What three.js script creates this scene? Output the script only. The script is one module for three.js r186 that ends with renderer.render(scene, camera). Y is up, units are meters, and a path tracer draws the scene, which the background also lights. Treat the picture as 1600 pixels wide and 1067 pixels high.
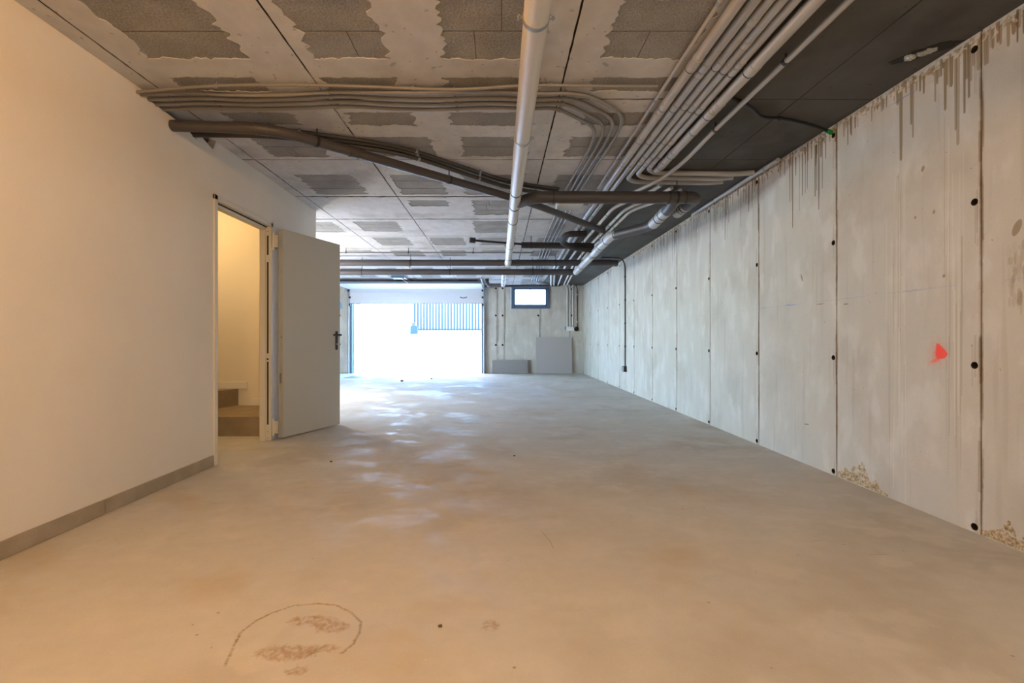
import * as THREE from 'three';
import { RoundedBoxGeometry } from 'three/addons/geometries/RoundedBoxGeometry.js';
import { mergeGeometries } from 'three/addons/utils/BufferGeometryUtils.js';
import { RectAreaLightUniformsLib } from 'three/addons/lights/RectAreaLightUniformsLib.js';
import { Sky } from 'three/addons/objects/Sky.js';
import { createNoise2D } from 'simplex-noise';

// ---------------------------------------------------------------- camera, sky, sun, exposure
const scene = new THREE.Scene();
const FOCAL = 740;
const camera = new THREE.PerspectiveCamera(2 * Math.atan(533.5 / FOCAL) * 180 / Math.PI, 1600 / 1067, 0.05, 300);
camera.position.set(0, 1.0, 0);
camera.lookAt(0, 1.0, -10);
camera.setViewOffset(1600, 1067, 20, 3.5, 1600, 1067);       // lens shift
const renderer = new THREE.WebGLRenderer({ antialias: true });
renderer.toneMapping = THREE.LinearToneMapping;
renderer.toneMappingExposure = 1.0;
renderer.shadowMap.enabled = true;
RectAreaLightUniformsLib.init();

const SUN_DIR = new THREE.Vector3(0.68, 0.73, -0.04).normalize();
const sky = new Sky();
sky.name = 'sky';
sky.scale.setScalar(5000);
sky.material.uniforms.turbidity.value = 3;
sky.material.uniforms.rayleigh.value = 1.2;
sky.material.uniforms.mieCoefficient.value = 0.004;
sky.material.uniforms.sunPosition.value.copy(SUN_DIR);
scene.add(sky);
scene.backgroundIntensity = 6;
const sun = new THREE.DirectionalLight(0xfff4e6, 8);
sun.position.copy(SUN_DIR).multiplyScalar(40).add(new THREE.Vector3(-2, 0, -18));
sun.target.position.set(-2, 0, -18);
sun.castShadow = true;
Object.assign(sun.shadow.camera, { left: -25, right: 25, top: 25, bottom: -25, near: 1, far: 90 });
sun.shadow.mapSize.set(2048, 2048);
scene.add(sun, sun.target);

const LAMP_NEAR = 8.6, LAMP_REAR = 12.5, LAMP_BAY = 23, LAMP_STAIR = 2.2;   // candela-like strengths

// ---------------------------------------------------------------- helpers
let seedState = 12345;
const rnd = () => { seedState = (seedState * 1664525 + 1013904223) >>> 0; return seedState / 4294967296; };
const rr = (a, b) => a + (b - a) * rnd();
const noise2 = createNoise2D(rnd);
const fbm = (x, y, oct = 4) => { let s = 0, a = 0.5; for (let i = 0; i < oct; i++) { s += a * noise2(x, y); x = x * 2.03 + 7.1; y = y * 2.03 + 3.7; a *= 0.5; } return s; };
const V = (x, y, z) => new THREE.Vector3(x, y, z);
const P = (x, h, depth) => V(x, 1 + h, -depth);                // h: above eye level, depth: along the garage
const CEIL = 2.58, XL = -2.26, XR = 2.46, ZB = 13.96;

const taken = {};
const numbered = (n) => { const k = taken[n] = (taken[n] ?? -1) + 1; return k ? n + '_' + String(k).padStart(3, '0') : n; };
function tag(o, label, category, group, kind) {
  o.userData.label = label; o.userData.category = category;
  if (group) o.userData.group = group;
  if (kind) o.userData.kind = kind;
  return o;
}
function thing(name, base, label, category, group, kind) {
  const g = new THREE.Group();
  g.name = numbered(name); g.position.copy(base); g.userData.base = undefined; delete g.userData.base;
  g.origin = base.clone();
  scene.add(g);
  return tag(g, label, category, group, kind);
}
// geometry is given in place (world metres); it is stored relative to its parent's base
function part(name, geo, mat, parent, label) {
  const g = Array.isArray(geo) ? (geo.length > 1 ? mergeGeometries(geo.map((q) => (q.index ? q.toNonIndexed() : q))) : geo[0]) : geo;
  const o = parent?.origin ?? V(0, 0, 0);
  g.translate(-o.x, -o.y, -o.z);
  const m = new THREE.Mesh(g, mat);
  m.name = parent ? name : numbered(name);
  m.castShadow = m.receiveShadow = true;
  m.origin = o;
  if (label) m.userData.label = label;
  (parent ?? scene).add(m);
  return m;
}
const siblings = new Map();
function piece(name, geo, mat, parent, label) {                 // a part that repeats under one parent
  const key = parent.uuid + name, k = siblings.get(key) ?? 0; siblings.set(key, k + 1);
  return part(k ? name + '_' + String(k).padStart(3, '0') : name, geo, mat, parent, label);
}
const box = (x0, x1, y0, y1, z0, z1, r = 0) => {
  const w = Math.abs(x1 - x0), h = Math.abs(y1 - y0), d = Math.abs(z1 - z0);
  const g = r ? new RoundedBoxGeometry(w, h, d, 2, Math.min(r, w * 0.45, h * 0.45, d * 0.45)) : new THREE.BoxGeometry(w, h, d);
  return g.translate((x0 + x1) / 2, (y0 + y1) / 2, (z0 + z1) / 2);
};
const cyl = (a, b, r, seg = 14, r2 = r) => {
  const d = b.clone().sub(a), L = d.length();
  const g = new THREE.CylinderGeometry(r2, r, L, seg);
  g.applyQuaternion(new THREE.Quaternion().setFromUnitVectors(V(0, 1, 0), d.normalize()));
  const c = a.clone().add(b).multiplyScalar(0.5);
  return g.translate(c.x, c.y, c.z);
};
function setUV(g, fn) {
  const p = g.attributes.position, n = g.attributes.normal, uv = new Float32Array(p.count * 2);
  for (let i = 0; i < p.count; i++) { const [u, v] = fn(p.getX(i), p.getY(i), p.getZ(i), n.getX(i), n.getY(i), n.getZ(i)); uv[2 * i] = u; uv[2 * i + 1] = v; }
  g.setAttribute('uv', new THREE.BufferAttribute(uv, 2));
  return g;
}
function flip(g) {                                              // restores the winding after a mirrored mapping
  for (const at of Object.values(g.attributes)) { const n = at.itemSize, a = at.array; for (let i = 0; i < at.count; i += 3) for (let c = 0; c < n; c++) { const t = a[(i + 1) * n + c]; a[(i + 1) * n + c] = a[(i + 2) * n + c]; a[(i + 2) * n + c] = t; } }
}
const triplanar = (s = 1) => (x, y, z, nx, ny, nz) => {
  const ax = Math.abs(nx), ay = Math.abs(ny), az = Math.abs(nz);
  return ay >= ax && ay >= az ? [x * s, z * s] : ax >= az ? [z * s, y * s] : [x * s, y * s];
};
function rounded(pts, rad) {
  const out = [pts[0].clone()];
  for (let i = 1; i < pts.length - 1; i++) {
    const p = pts[i], a = pts[i - 1].clone().sub(p), b = pts[i + 1].clone().sub(p);
    const d = Math.min(rad, a.length() * 0.48, b.length() * 0.48);
    const s = p.clone().add(a.setLength(d)), e = p.clone().add(b.setLength(d));
    for (let k = 0; k <= 7; k++) { const t = k / 7; out.push(s.clone().multiplyScalar((1 - t) * (1 - t)).add(p.clone().multiplyScalar(2 * t * (1 - t))).add(e.clone().multiplyScalar(t * t))); }
  }
  out.push(pts[pts.length - 1].clone());
  return out.filter((q, i) => !i || q.distanceTo(out[i - 1]) > 1e-4);
}
function sweep(pts, r, seg = 14, caps = true) {
  const n = pts.length, pos = [], nor = [], uv = [], idx = [];
  let N = null, len = 0;
  for (let i = 0; i < n; i++) {
    const T = pts[Math.min(n - 1, i + 1)].clone().sub(pts[Math.max(0, i - 1)]).normalize();
    if (!N) { N = Math.abs(T.y) < 0.9 ? V(0, 1, 0) : V(1, 0, 0); }
    N.sub(T.clone().multiplyScalar(N.dot(T))).normalize();
    const B = T.clone().cross(N);
    if (i) len += pts[i].distanceTo(pts[i - 1]);
    for (let k = 0; k <= seg; k++) {
      const a = k / seg * Math.PI * 2, d = N.clone().multiplyScalar(Math.cos(a)).add(B.clone().multiplyScalar(Math.sin(a)));
      pos.push(pts[i].x + d.x * r, pts[i].y + d.y * r, pts[i].z + d.z * r); nor.push(d.x, d.y, d.z); uv.push(k / seg * 2 * Math.PI * r, len);
    }
  }
  const W = seg + 1, capIdx = [];
  for (let i = 0; i < n - 1; i++) for (let k = 0; k < seg; k++) { const a = i * W + k; idx.push(a, a + 1, a + W, a + 1, a + W + 1, a + W); }
  if (caps) for (const e of [0, n - 1]) {
    const T = (e ? pts[n - 1].clone().sub(pts[n - 2]) : pts[0].clone().sub(pts[1])).normalize(), c = pos.length / 3;
    pos.push(pts[e].x, pts[e].y, pts[e].z); nor.push(T.x, T.y, T.z); uv.push(0, 0);
    for (let k = 0; k <= seg; k++) { const j = (e * W + k) * 3; pos.push(pos[j], pos[j + 1], pos[j + 2]); nor.push(T.x, T.y, T.z); uv.push(0, 0); }
    const q = (j) => V(pos[3 * j], pos[3 * j + 1], pos[3 * j + 2]), out = q(c + 1).sub(q(c)).cross(q(c + 2).sub(q(c))).dot(T) > 0;
    for (let k = 0; k < seg; k++) capIdx.push(c, out ? c + 1 + k : c + 2 + k, out ? c + 2 + k : c + 1 + k);
  }
  const g = new THREE.BufferGeometry();
  g.setAttribute('position', new THREE.Float32BufferAttribute(pos, 3));
  g.setAttribute('normal', new THREE.Float32BufferAttribute(nor, 3));
  g.setAttribute('uv', new THREE.Float32BufferAttribute(uv, 2));
  // face outward whatever the handedness of the frame
  g.setIndex(idx);
  const A = V(pos[0], pos[1], pos[2]), Bv = V(pos[3], pos[4], pos[5]), C = V(pos[3 * W], pos[3 * W + 1], pos[3 * W + 2]);
  if (Bv.sub(A).cross(C.sub(A)).dot(V(nor[0], nor[1], nor[2])) < 0) { for (let i = 0; i < idx.length; i += 3) { const t = idx[i]; idx[i] = idx[i + 1]; idx[i + 1] = t; } }
  g.setIndex(idx.concat(capIdx));
  return g;
}
function along(pts, s) {
  for (let i = 1; i < pts.length; i++) { const L = pts[i].distanceTo(pts[i - 1]); if (s <= L || i === pts.length - 1) { const T = pts[i].clone().sub(pts[i - 1]).normalize(); return [pts[i - 1].clone().addScaledVector(T, Math.min(s, L)), T]; } s -= L; }
}

// ---------------------------------------------------------------- textures
function makeTexture(w, h, sizeX, sizeY, color, draw, repeat) {
  const c = document.createElement('canvas'); c.width = w; c.height = h;
  const ctx = c.getContext('2d'), im = ctx.createImageData(w, h), d = im.data;
  for (let j = 0; j < h; j++) for (let i = 0; i < w; i++) {
    const q = color((i + 0.5) / w * sizeX, (1 - (j + 0.5) / h) * sizeY), o = (j * w + i) * 4;
    d[o] = q[0]; d[o + 1] = q[1]; d[o + 2] = q[2]; d[o + 3] = 255;
  }
  ctx.putImageData(im, 0, 0);
  if (draw) { ctx.save(); ctx.translate(0, h); ctx.scale(w / sizeX, -h / sizeY); draw(ctx); ctx.restore(); }
  const t = new THREE.CanvasTexture(c);
  t.colorSpace = THREE.SRGBColorSpace;
  t.wrapS = t.wrapT = repeat ? THREE.MirroredRepeatWrapping : THREE.ClampToEdgeWrapping;
  return t;
}
function grayTexture(w, h, sizeX, sizeY, value, repeat) {
  const d = new Uint8Array(w * h * 4);
  for (let j = 0; j < h; j++) for (let i = 0; i < w; i++) { const q = Math.max(0, Math.min(255, value((i + 0.5) / w * sizeX, (j + 0.5) / h * sizeY) * 255)), o = (j * w + i) * 4; d[o] = d[o + 1] = d[o + 2] = q; d[o + 3] = 255; }
  const t = new THREE.DataTexture(d, w, h);
  t.magFilter = t.minFilter = THREE.LinearFilter; t.wrapS = t.wrapT = repeat ? THREE.MirroredRepeatWrapping : THREE.ClampToEdgeWrapping; t.needsUpdate = true;
  return t;
}
const mix3 = (a, b, t) => [a[0] + (b[0] - a[0]) * t, a[1] + (b[1] - a[1]) * t, a[2] + (b[2] - a[2]) * t];
const ss = THREE.MathUtils.smoothstep;
const grain = (x, y) => { const s = Math.sin(x * 12989.8 + y * 78233.1) * 43758.5453; return s - Math.floor(s) - 0.5; };

// right-hand concrete: u = depth, v = height
const concrete = (x, y) => {
  let q = [198, 192, 178];
  const c = fbm(x * 0.9, y * 0.9, 5), m = fbm(x * 3.1 + 9, y * 1.6, 4), s = fbm(x * 9 + 40, y * 0.5, 3);
  q = mix3(q, [170, 160, 142], ss(c, 0.05, 0.6) * 0.38);
  q = mix3(q, [206, 202, 192], ss(m, 0.1, 0.5) * 0.6);
  q = mix3(q, [160, 150, 132], ss(s, 0.2, 0.6) * 0.2);
  const pin = noise2(x * 38, y * 38) > 0.9 && noise2(x * 7 + 3, y * 7) > 0.25 ? -38 : 0;
  const k = m * 6 + grain(x, y) * 7 + pin;
  return [q[0] + k, q[1] + k, q[2] + k * 0.95];
};
const SEAM0 = 2.417, SEAM = 1.035;
const seams = []; for (let k = -5; k <= 11; k++) seams.push(SEAM0 + SEAM * k);
const HOLE_H = [0.03, 0.865, 1.71, 2.5];
function wallMarks(ctx, z0, z1, fine) {
  // rusty staining beside the joints
  for (const s of seams) {
    if (s < z0 - 0.1 || s > z1 + 0.1) continue;
    for (let i = 0; i < 90; i++) { const y = rr(0, 2.55), w = rr(0.003, 0.011); ctx.fillStyle = `rgba(${rr(104, 125) | 0},${rr(84, 98) | 0},${rr(58, 68) | 0},${rr(0.06, 0.26)})`; ctx.fillRect(s - z0 - w + rr(-0.008, 0.012), y, w * 1.5, rr(0.05, 0.3)); }
    for (const h of HOLE_H) { ctx.fillStyle = 'rgba(110,90,62,0.16)'; for (let i = 0; i < 4; i++) { const w = rr(0.003, 0.009); ctx.fillRect(s + 0.03 - z0 + rr(-0.015, 0.012), h - rr(0.06, 0.25), w, 0.22); } }
  }
  // brown drips from the slab edge
  for (let x = z0; x < z1; x += 0.012) {
    const dense = ss(noise2(x * 1.1 + 50, 3.3), -0.35, 0.7);
    if (rnd() > 0.25 + dense * 0.6) continue;
    let L = rr(0.03, 0.14) * (0.5 + dense); if (rnd() < 0.28 * dense) L = rr(0.15, 0.55);
    const w = rr(0.004, 0.013), dark = x > 5.5;
    ctx.fillStyle = dark ? `rgba(88,82,70,${rr(0.1, 0.32)})` : `rgba(${rr(96, 122) | 0},${rr(78, 96) | 0},${rr(46, 60) | 0},${rr(0.3, 0.7)})`;
    ctx.beginPath(); const a = x - z0, top = 2.57 - rr(0, 0.04);
    ctx.moveTo(a - w, top); ctx.lineTo(a + w, top); ctx.lineTo(a + w * 0.7, top - L); ctx.lineTo(a, top - L - w); ctx.lineTo(a - w * 0.7, top - L); ctx.fill();
  }
  // clusters of long thin drips
  for (const [c0, c1, n, L1] of [[3.55, 4.15, 26, 0.62], [4.5, 5.45, 34, 0.5], [5.5, 7.4, 46, 0.4], [3.28, 3.36, 3, 0.55], [1.95, 2.35, 9, 0.5]]) for (let i = 0; i < n; i++) {
    const x = rr(c0, c1) - z0, L = 0.06 + (L1 - 0.06) * rnd() * rnd(), w = rr(0.002, 0.0045);
    ctx.fillStyle = c0 > 5 ? `rgba(80,72,58,${rr(0.3, 0.6)})` : `rgba(88,70,42,${rr(0.45, 0.85)})`; ctx.beginPath(); ctx.moveTo(x - w * 1.6, 2.565); ctx.lineTo(x + w * 1.6, 2.565); ctx.lineTo(x + w, 2.5 - L); ctx.lineTo(x, 2.5 - L - 0.01); ctx.lineTo(x - w, 2.5 - L); ctx.fill();
  }
  // crumbly band along the slab edge
  for (let i = 0; i < (z1 - z0) * 150; i++) { const x = rr(z0, z1); ctx.fillStyle = rnd() < 0.5 ? 'rgba(150,122,86,0.5)' : 'rgba(222,210,192,0.6)'; ctx.beginPath(); ctx.ellipse(x - z0, 2.565 - Math.abs(rr(-0.05, 0.05)), rr(0.005, 0.022), rr(0.004, 0.014), rr(0, 3), 0, 7); ctx.fill(); }
  // pale vertical trowel streaks in the second panel
  for (let i = 0; i < 46; i++) { const x = (rnd() < 0.5 ? rr(2.5, 2.62) : rr(2.86, 3.02)); ctx.fillStyle = rnd() < 0.6 ? 'rgba(222,214,198,0.35)' : 'rgba(150,136,112,0.28)'; const y = rr(0, 1.4); ctx.fillRect(x - z0, y, rr(0.003, 0.010), rr(0.4, 1.0)); }
  // blue snapped lines
  for (const [h, a0] of [[1.285, 0.55], [2.465, 0.55]]) for (let x = Math.max(z0, 1.5); x < Math.min(z1, 9); x += 0.03) {
    const n = noise2(x * 2.2 + h * 20, 8); if (n < -0.2) continue;
    ctx.fillStyle = `rgba(96,108,205,${Math.min(0.75, Math.max(0.06, a0 * n * n * (x > 4.3 ? 0.5 : 1.2)))})`; ctx.fillRect(x - z0, h + rr(-0.002, 0.002), 0.034, rr(0.006, 0.011));
  }
  if (!fine) return;
  // red sprayed mark
  const rx = 2.635 - z0, ry = 0.925;
  for (let i = 0; i < 2600; i++) { const a = rr(0, 6.28), q = Math.abs(rr(-1, 1) * rr(0, 1)) * 0.115; ctx.fillStyle = `rgba(250,85,70,${rr(0.04, 0.16)})`; ctx.fillRect(rx + 0.02 + Math.cos(a) * q * 0.8, ry + Math.sin(a) * q, 0.004, 0.004); }
  ctx.fillStyle = 'rgba(252,84,70,0.95)'; ctx.beginPath(); ctx.moveTo(rx + 0.028, ry + 0.055); ctx.quadraticCurveTo(rx - 0.01, ry + 0.035, rx - 0.038, ry - 0.005); ctx.quadraticCurveTo(rx - 0.02, ry - 0.045, rx + 0.03, ry - 0.03); ctx.quadraticCurveTo(rx + 0.035, ry + 0.02, rx + 0.028, ry + 0.055); ctx.fill();
  for (let i = 0; i < 900; i++) { const t = rnd(), q = rr(-1, 1) * rr(0, 1) * 0.03; ctx.fillStyle = `rgba(250,92,76,${rr(0.04, 0.16) * (1.2 - t)})`; ctx.fillRect(rx + 0.01 + t * 0.07, ry - 0.035 - t * 0.03 + q, 0.005, 0.004); }
  // gravelly honeycomb patches at the foot of two joints
  for (const [c, w, h] of [[3.22, 0.22, 0.17], [2.27, 0.15, 0.12]]) for (let i = 0; i < 3200; i++) {
    const x = c + rr(-w, w), t = (x - c) / w, lim = h * (1 - Math.abs(t - 0.1) * 0.9) * (0.75 + 0.5 * noise2(x * 9, 2)), y = rnd() * lim;
    if (noise2(x * 16, y * 20) < -0.25 && y > 0.04) continue;
    const k = rnd(); ctx.fillStyle = k < 0.3 ? `rgba(142,116,74,${rr(0.2, 0.6)})` : k < 0.45 ? `rgba(98,78,50,${rr(0.2, 0.6)})` : `rgba(${rr(188, 214) | 0},${rr(172, 196) | 0},${rr(138, 164) | 0},${rr(0.3, 0.8)})`;
    ctx.beginPath(); ctx.ellipse(x - z0, y + 0.008, rr(0.002, 0.009), rr(0.002, 0.007), rr(0, 3), 0, 7); ctx.fill();
  }
  // brown scuffs and spalls
  for (const [x, y, w, h, a] of [[3.63, 1.27, 0.08, 0.008, 0], [3.36, 1.25, 0.05, 0.011, 0], [3.79, 0.32, 0.06, 0.012, -0.12], [2.25, 1.53, 0.035, 0.08, 0.4], [2.62, 1.35, 0.018, 0.02, 0], [2.75, 1.99, 0.022, 0.035, 0.4], [2.68, 1.72, 0.016, 0.022, 0.1], [2.8, 1.72, 0.014, 0.018, 0], [3.85, 1.5, 0.018, 0.07, -0.4], [2.1, 1.4, 0.02, 0.04, 0]]) { ctx.fillStyle = 'rgba(122,98,64,0.55)'; ctx.beginPath(); ctx.ellipse(x - z0, y, w / 2, h / 2, a, 0, 7); ctx.fill(); }
  for (let i = 0; i < 60; i++) { ctx.fillStyle = `rgba(120,98,66,${rr(0.05, 0.22)})`; ctx.beginPath(); ctx.ellipse(2.23 - z0 + rr(-0.06, 0.06), 1.5 - Math.abs(rr(-0.35, 0.35)), rr(0.004, 0.012), rr(0.01, 0.06), 0, 0, 7); ctx.fill(); }
}
const wallNearTex = makeTexture(2048, 1290, 4.1, 2.58, (x, y) => concrete(x + 1.4, y), (c) => wallMarks(c, 1.4, 5.5, true));
const wallFarTex = makeTexture(2048, 620, 8.6, 2.58, (x, y) => concrete(x + 5.5, y), (c) => wallMarks(c, 5.5, 14.1, false));
const wallBump = grayTexture(1024, 512, 5, 2.5, (x, y) => 0.5 + fbm(x * 4, y * 3, 5) * 0.4 + (noise2(x * 38, y * 38) > 0.92 ? -0.4 : 0), true);
const backTex = makeTexture(1280, 412, 8.1, 2.58, (x, y) => { const q = concrete(x + 31, y + 5); return [q[0] - 8, q[1] - 6, q[2] - 2]; }, (ctx) => {
  const X = (x) => x + 5.6;
  for (const x of [-0.06, 0.15, 1.2, 2.07]) for (let i = 0; i < 40; i++) { ctx.fillStyle = 'rgba(112,104,96,0.22)'; ctx.fillRect(X(x) + rr(-0.03, 0.03), rr(0, 2.3), rr(0.01, 0.03), rr(0.1, 0.5)); }
  ctx.fillStyle = 'rgba(92,168,228,0.75)';
  for (const [x, y, w, h] of [[-4.86, 1.97, 0.2, 0.03], [-4.88, 1.9, 0.16, 0.03], [-4.8, 2.05, 0.12, 0.03], [-4.82, 1.8, 0.07, 0.22], [-4.66, 1.9, 0.05, 0.2]]) { ctx.save(); ctx.translate(X(x), y); ctx.rotate(0.25); ctx.fillRect(0, 0, w, h); ctx.restore(); }
  for (let i = 0; i < 500; i++) { ctx.fillStyle = 'rgba(190,150,172,0.012)'; ctx.beginPath(); ctx.ellipse(X(2.2) + rr(-0.2, 0.2), 0.8 + rr(-0.5, 0.5), 0.1, 0.1, 0, 0, 7); ctx.fill(); }
});

// floor: u = x + 5.6, v = depth
const floorColor = (x, y) => {
  let q = [193, 189, 179];
  const a = fbm(x * 0.6 + 3, y * 0.5, 5), b = fbm(x * 1.7, y * 2.2 + 20, 5), c = fbm(x * 0.8 + 60, y * 1.3, 4);
  q = mix3(q, [178, 170, 156], ss(a, 0.0, 0.5) * 0.65);
  q = mix3(q, [200, 194, 182], ss(b, 0.05, 0.45) * 0.65);
  q = mix3(q, [184, 168, 140], ss(c, 0.15, 0.7) * 0.5);
  const k = grain(x, y) * 6 + fbm(x * 9, y * 9, 3) * 3;
  return [q[0] + k, q[1] + k, q[2] + k];
};
function floorMarks(ctx, z0) {
  const X = (x) => x + 2.6, Z = (z) => z - z0;
  // hand-drawn loop
  const loop = [[-0.84, 1.452], [-0.866, 1.548], [-0.882, 1.616], [-0.864, 1.682], [-0.832, 1.729], [-0.769, 1.779], [-0.688, 1.792], [-0.617, 1.783], [-0.545, 1.737], [-0.489, 1.674], [-0.476, 1.616], [-0.479, 1.555], [-0.504, 1.504]];
  ctx.lineCap = 'round';
  for (let k = 0; k < loop.length - 1; k++) for (let i = 0; i < 26; i++) {
    const t = i / 26, x = loop[k][0] + (loop[k + 1][0] - loop[k][0]) * t, z = loop[k][1] + (loop[k + 1][1] - loop[k][1]) * t;
    ctx.fillStyle = `rgba(116,98,66,${rr(0.05, 0.32)})`; ctx.beginPath(); ctx.ellipse(X(x) + rr(-0.002, 0.002), Z(z) + rr(-0.003, 0.003), 0.005, 0.004, 0, 0, 7); ctx.fill();
  }
  // rusty scuffs inside the loop
  for (const [cx, cz, w, h, n] of [[-0.66, 1.68, 0.09, 0.03, 160], [-0.58, 1.645, 0.06, 0.03, 120], [-0.68, 1.51, 0.1, 0.035, 260], [-0.58, 1.53, 0.06, 0.02, 70], [-0.61, 1.43, 0.03, 0.02, 40], [-0.033, 1.655, 0.03, 0.03, 60]]) for (let i = 0; i < n; i++) {
    const a = rr(0, 6.28), q = Math.sqrt(rnd()); ctx.fillStyle = `rgba(${rr(136, 156) | 0},${rr(104, 120) | 0},${rr(70, 84) | 0},${rr(0.05, 0.17)})`;
    ctx.beginPath(); ctx.ellipse(X(cx + Math.cos(a) * q * w), Z(cz + Math.sin(a) * q * h), rr(0.004, 0.02), rr(0.002, 0.007), rr(0, 3), 0, 7); ctx.fill();
  }
  for (let i = 0; i < 150; i++) { ctx.fillStyle = rnd() < 0.5 ? `rgba(90,72,50,${rr(0.2, 0.6)})` : `rgba(225,212,190,${rr(0.1, 0.4)})`; ctx.beginPath(); ctx.ellipse(rr(0, 5.1), rr(0, 4), rr(0.002, 0.007), rr(0.002, 0.005), 0, 0, 7); ctx.fill(); }
  ctx.strokeStyle = 'rgba(110,88,58,0.35)'; ctx.lineWidth = 0.004;
  for (const L of [[[0.26, 2.27], [0.25, 2.35], [0.22, 2.47]], [[1.55, 2.35], [1.62, 2.36]], [[1.72, 2.2], [1.8, 2.2]]]) { ctx.beginPath(); L.forEach(([x, z], i) => ctx[i ? 'lineTo' : 'moveTo'](X(x), Z(z))); ctx.stroke(); }
}
const floorNearTex = makeTexture(2048, 1600, 5.12, 4.0, (x, y) => floorColor(x + 3.0, y + 1.2), (c) => floorMarks(c, 1.2));
const floorFarTex = makeTexture(1640, 1800, 8.2, 9.0, (x, y) => floorColor(x, y + 5.2));
const floorRest = makeTexture(512, 512, 4, 4, (x, y) => floorColor(x, y), null, true);
const floorRough = grayTexture(1024, 1024, 8, 8, (x, y) => 0.78 - ss(fbm(x * 1.0, y * 1.0 + 70, 5), -0.1, 0.4) * 0.3 + fbm(x * 4, y * 5, 4) * 0.24, true);
const floorBump = grayTexture(1024, 1024, 8, 8, (x, y) => 0.5 + fbm(x * 1.6 + 4, y * 1.6, 5) * 0.5, true);

const plasterTex = makeTexture(1024, 1024, 4, 4, (x, y) => {
  const a = fbm(x * 0.9, y * 0.9 + 11, 4), b = fbm(x * 5, y * 4, 4); let q = mix3([196, 194, 192], [168, 165, 162], ss(a, 0, 0.5) * 0.7);
  const k = b * 10 + grain(x, y) * 5 - (noise2(x * 9, y * 9) > 0.86 ? 30 : 0); return [q[0] + k, q[1] + k, q[2] + k];
}, null, true);
const slabTex = makeTexture(1024, 1024, 4, 4, (x, y) => {
  const a = fbm(x * 0.8 + 30, y * 0.8, 4), b = fbm(x * 4, y * 2.5, 4); let q = mix3([112, 110, 106], [92, 89, 85], ss(a, 0, 0.5) * 0.8);
  const k = b * 9 + grain(x, y) * 4 - (noise2(x * 5, y * 8) > 0.9 ? 25 : 0); return [q[0] + k, q[1] + k, q[2] + k];
}, null, true);
const blockTex = makeTexture(1024, 1024, 2, 2, (x, y) => { const k = noise2(x * 60, y * 60) * 13 + noise2(x * 120, y * 120) * 12 + fbm(x * 3, y * 3, 3) * 14 + grain(x, y) * 14; return [144 + k, 141 + k, 136 + k]; }, null, true);
const blockBump = grayTexture(512, 512, 2, 2, (x, y) => 0.5 + noise2(x * 50, y * 50) * 0.3 + noise2(x * 100, y * 100) * 0.2, true);
const renderTex = makeTexture(1024, 512, 4, 2.6, (x, y) => { const k = fbm(x * 1.2, y * 1.2, 4) * 5 + grain(x, y) * 2 ; return [222 + k, 217 + k, 208 + k]; }, null, true);
const fineBump = grayTexture(512, 512, 1, 1, (x, y) => 0.5 + noise2(x * 60, y * 60) * 0.25 + noise2(x * 20, y * 20) * 0.25, true);
const tileTex = makeTexture(512, 512, 2, 2, (x, y) => { const k = fbm(x * 4, y * 4, 4) * 12 + grain(x, y) * 5; return [156 + k, 144 + k, 126 + k]; }, null, true);

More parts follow.
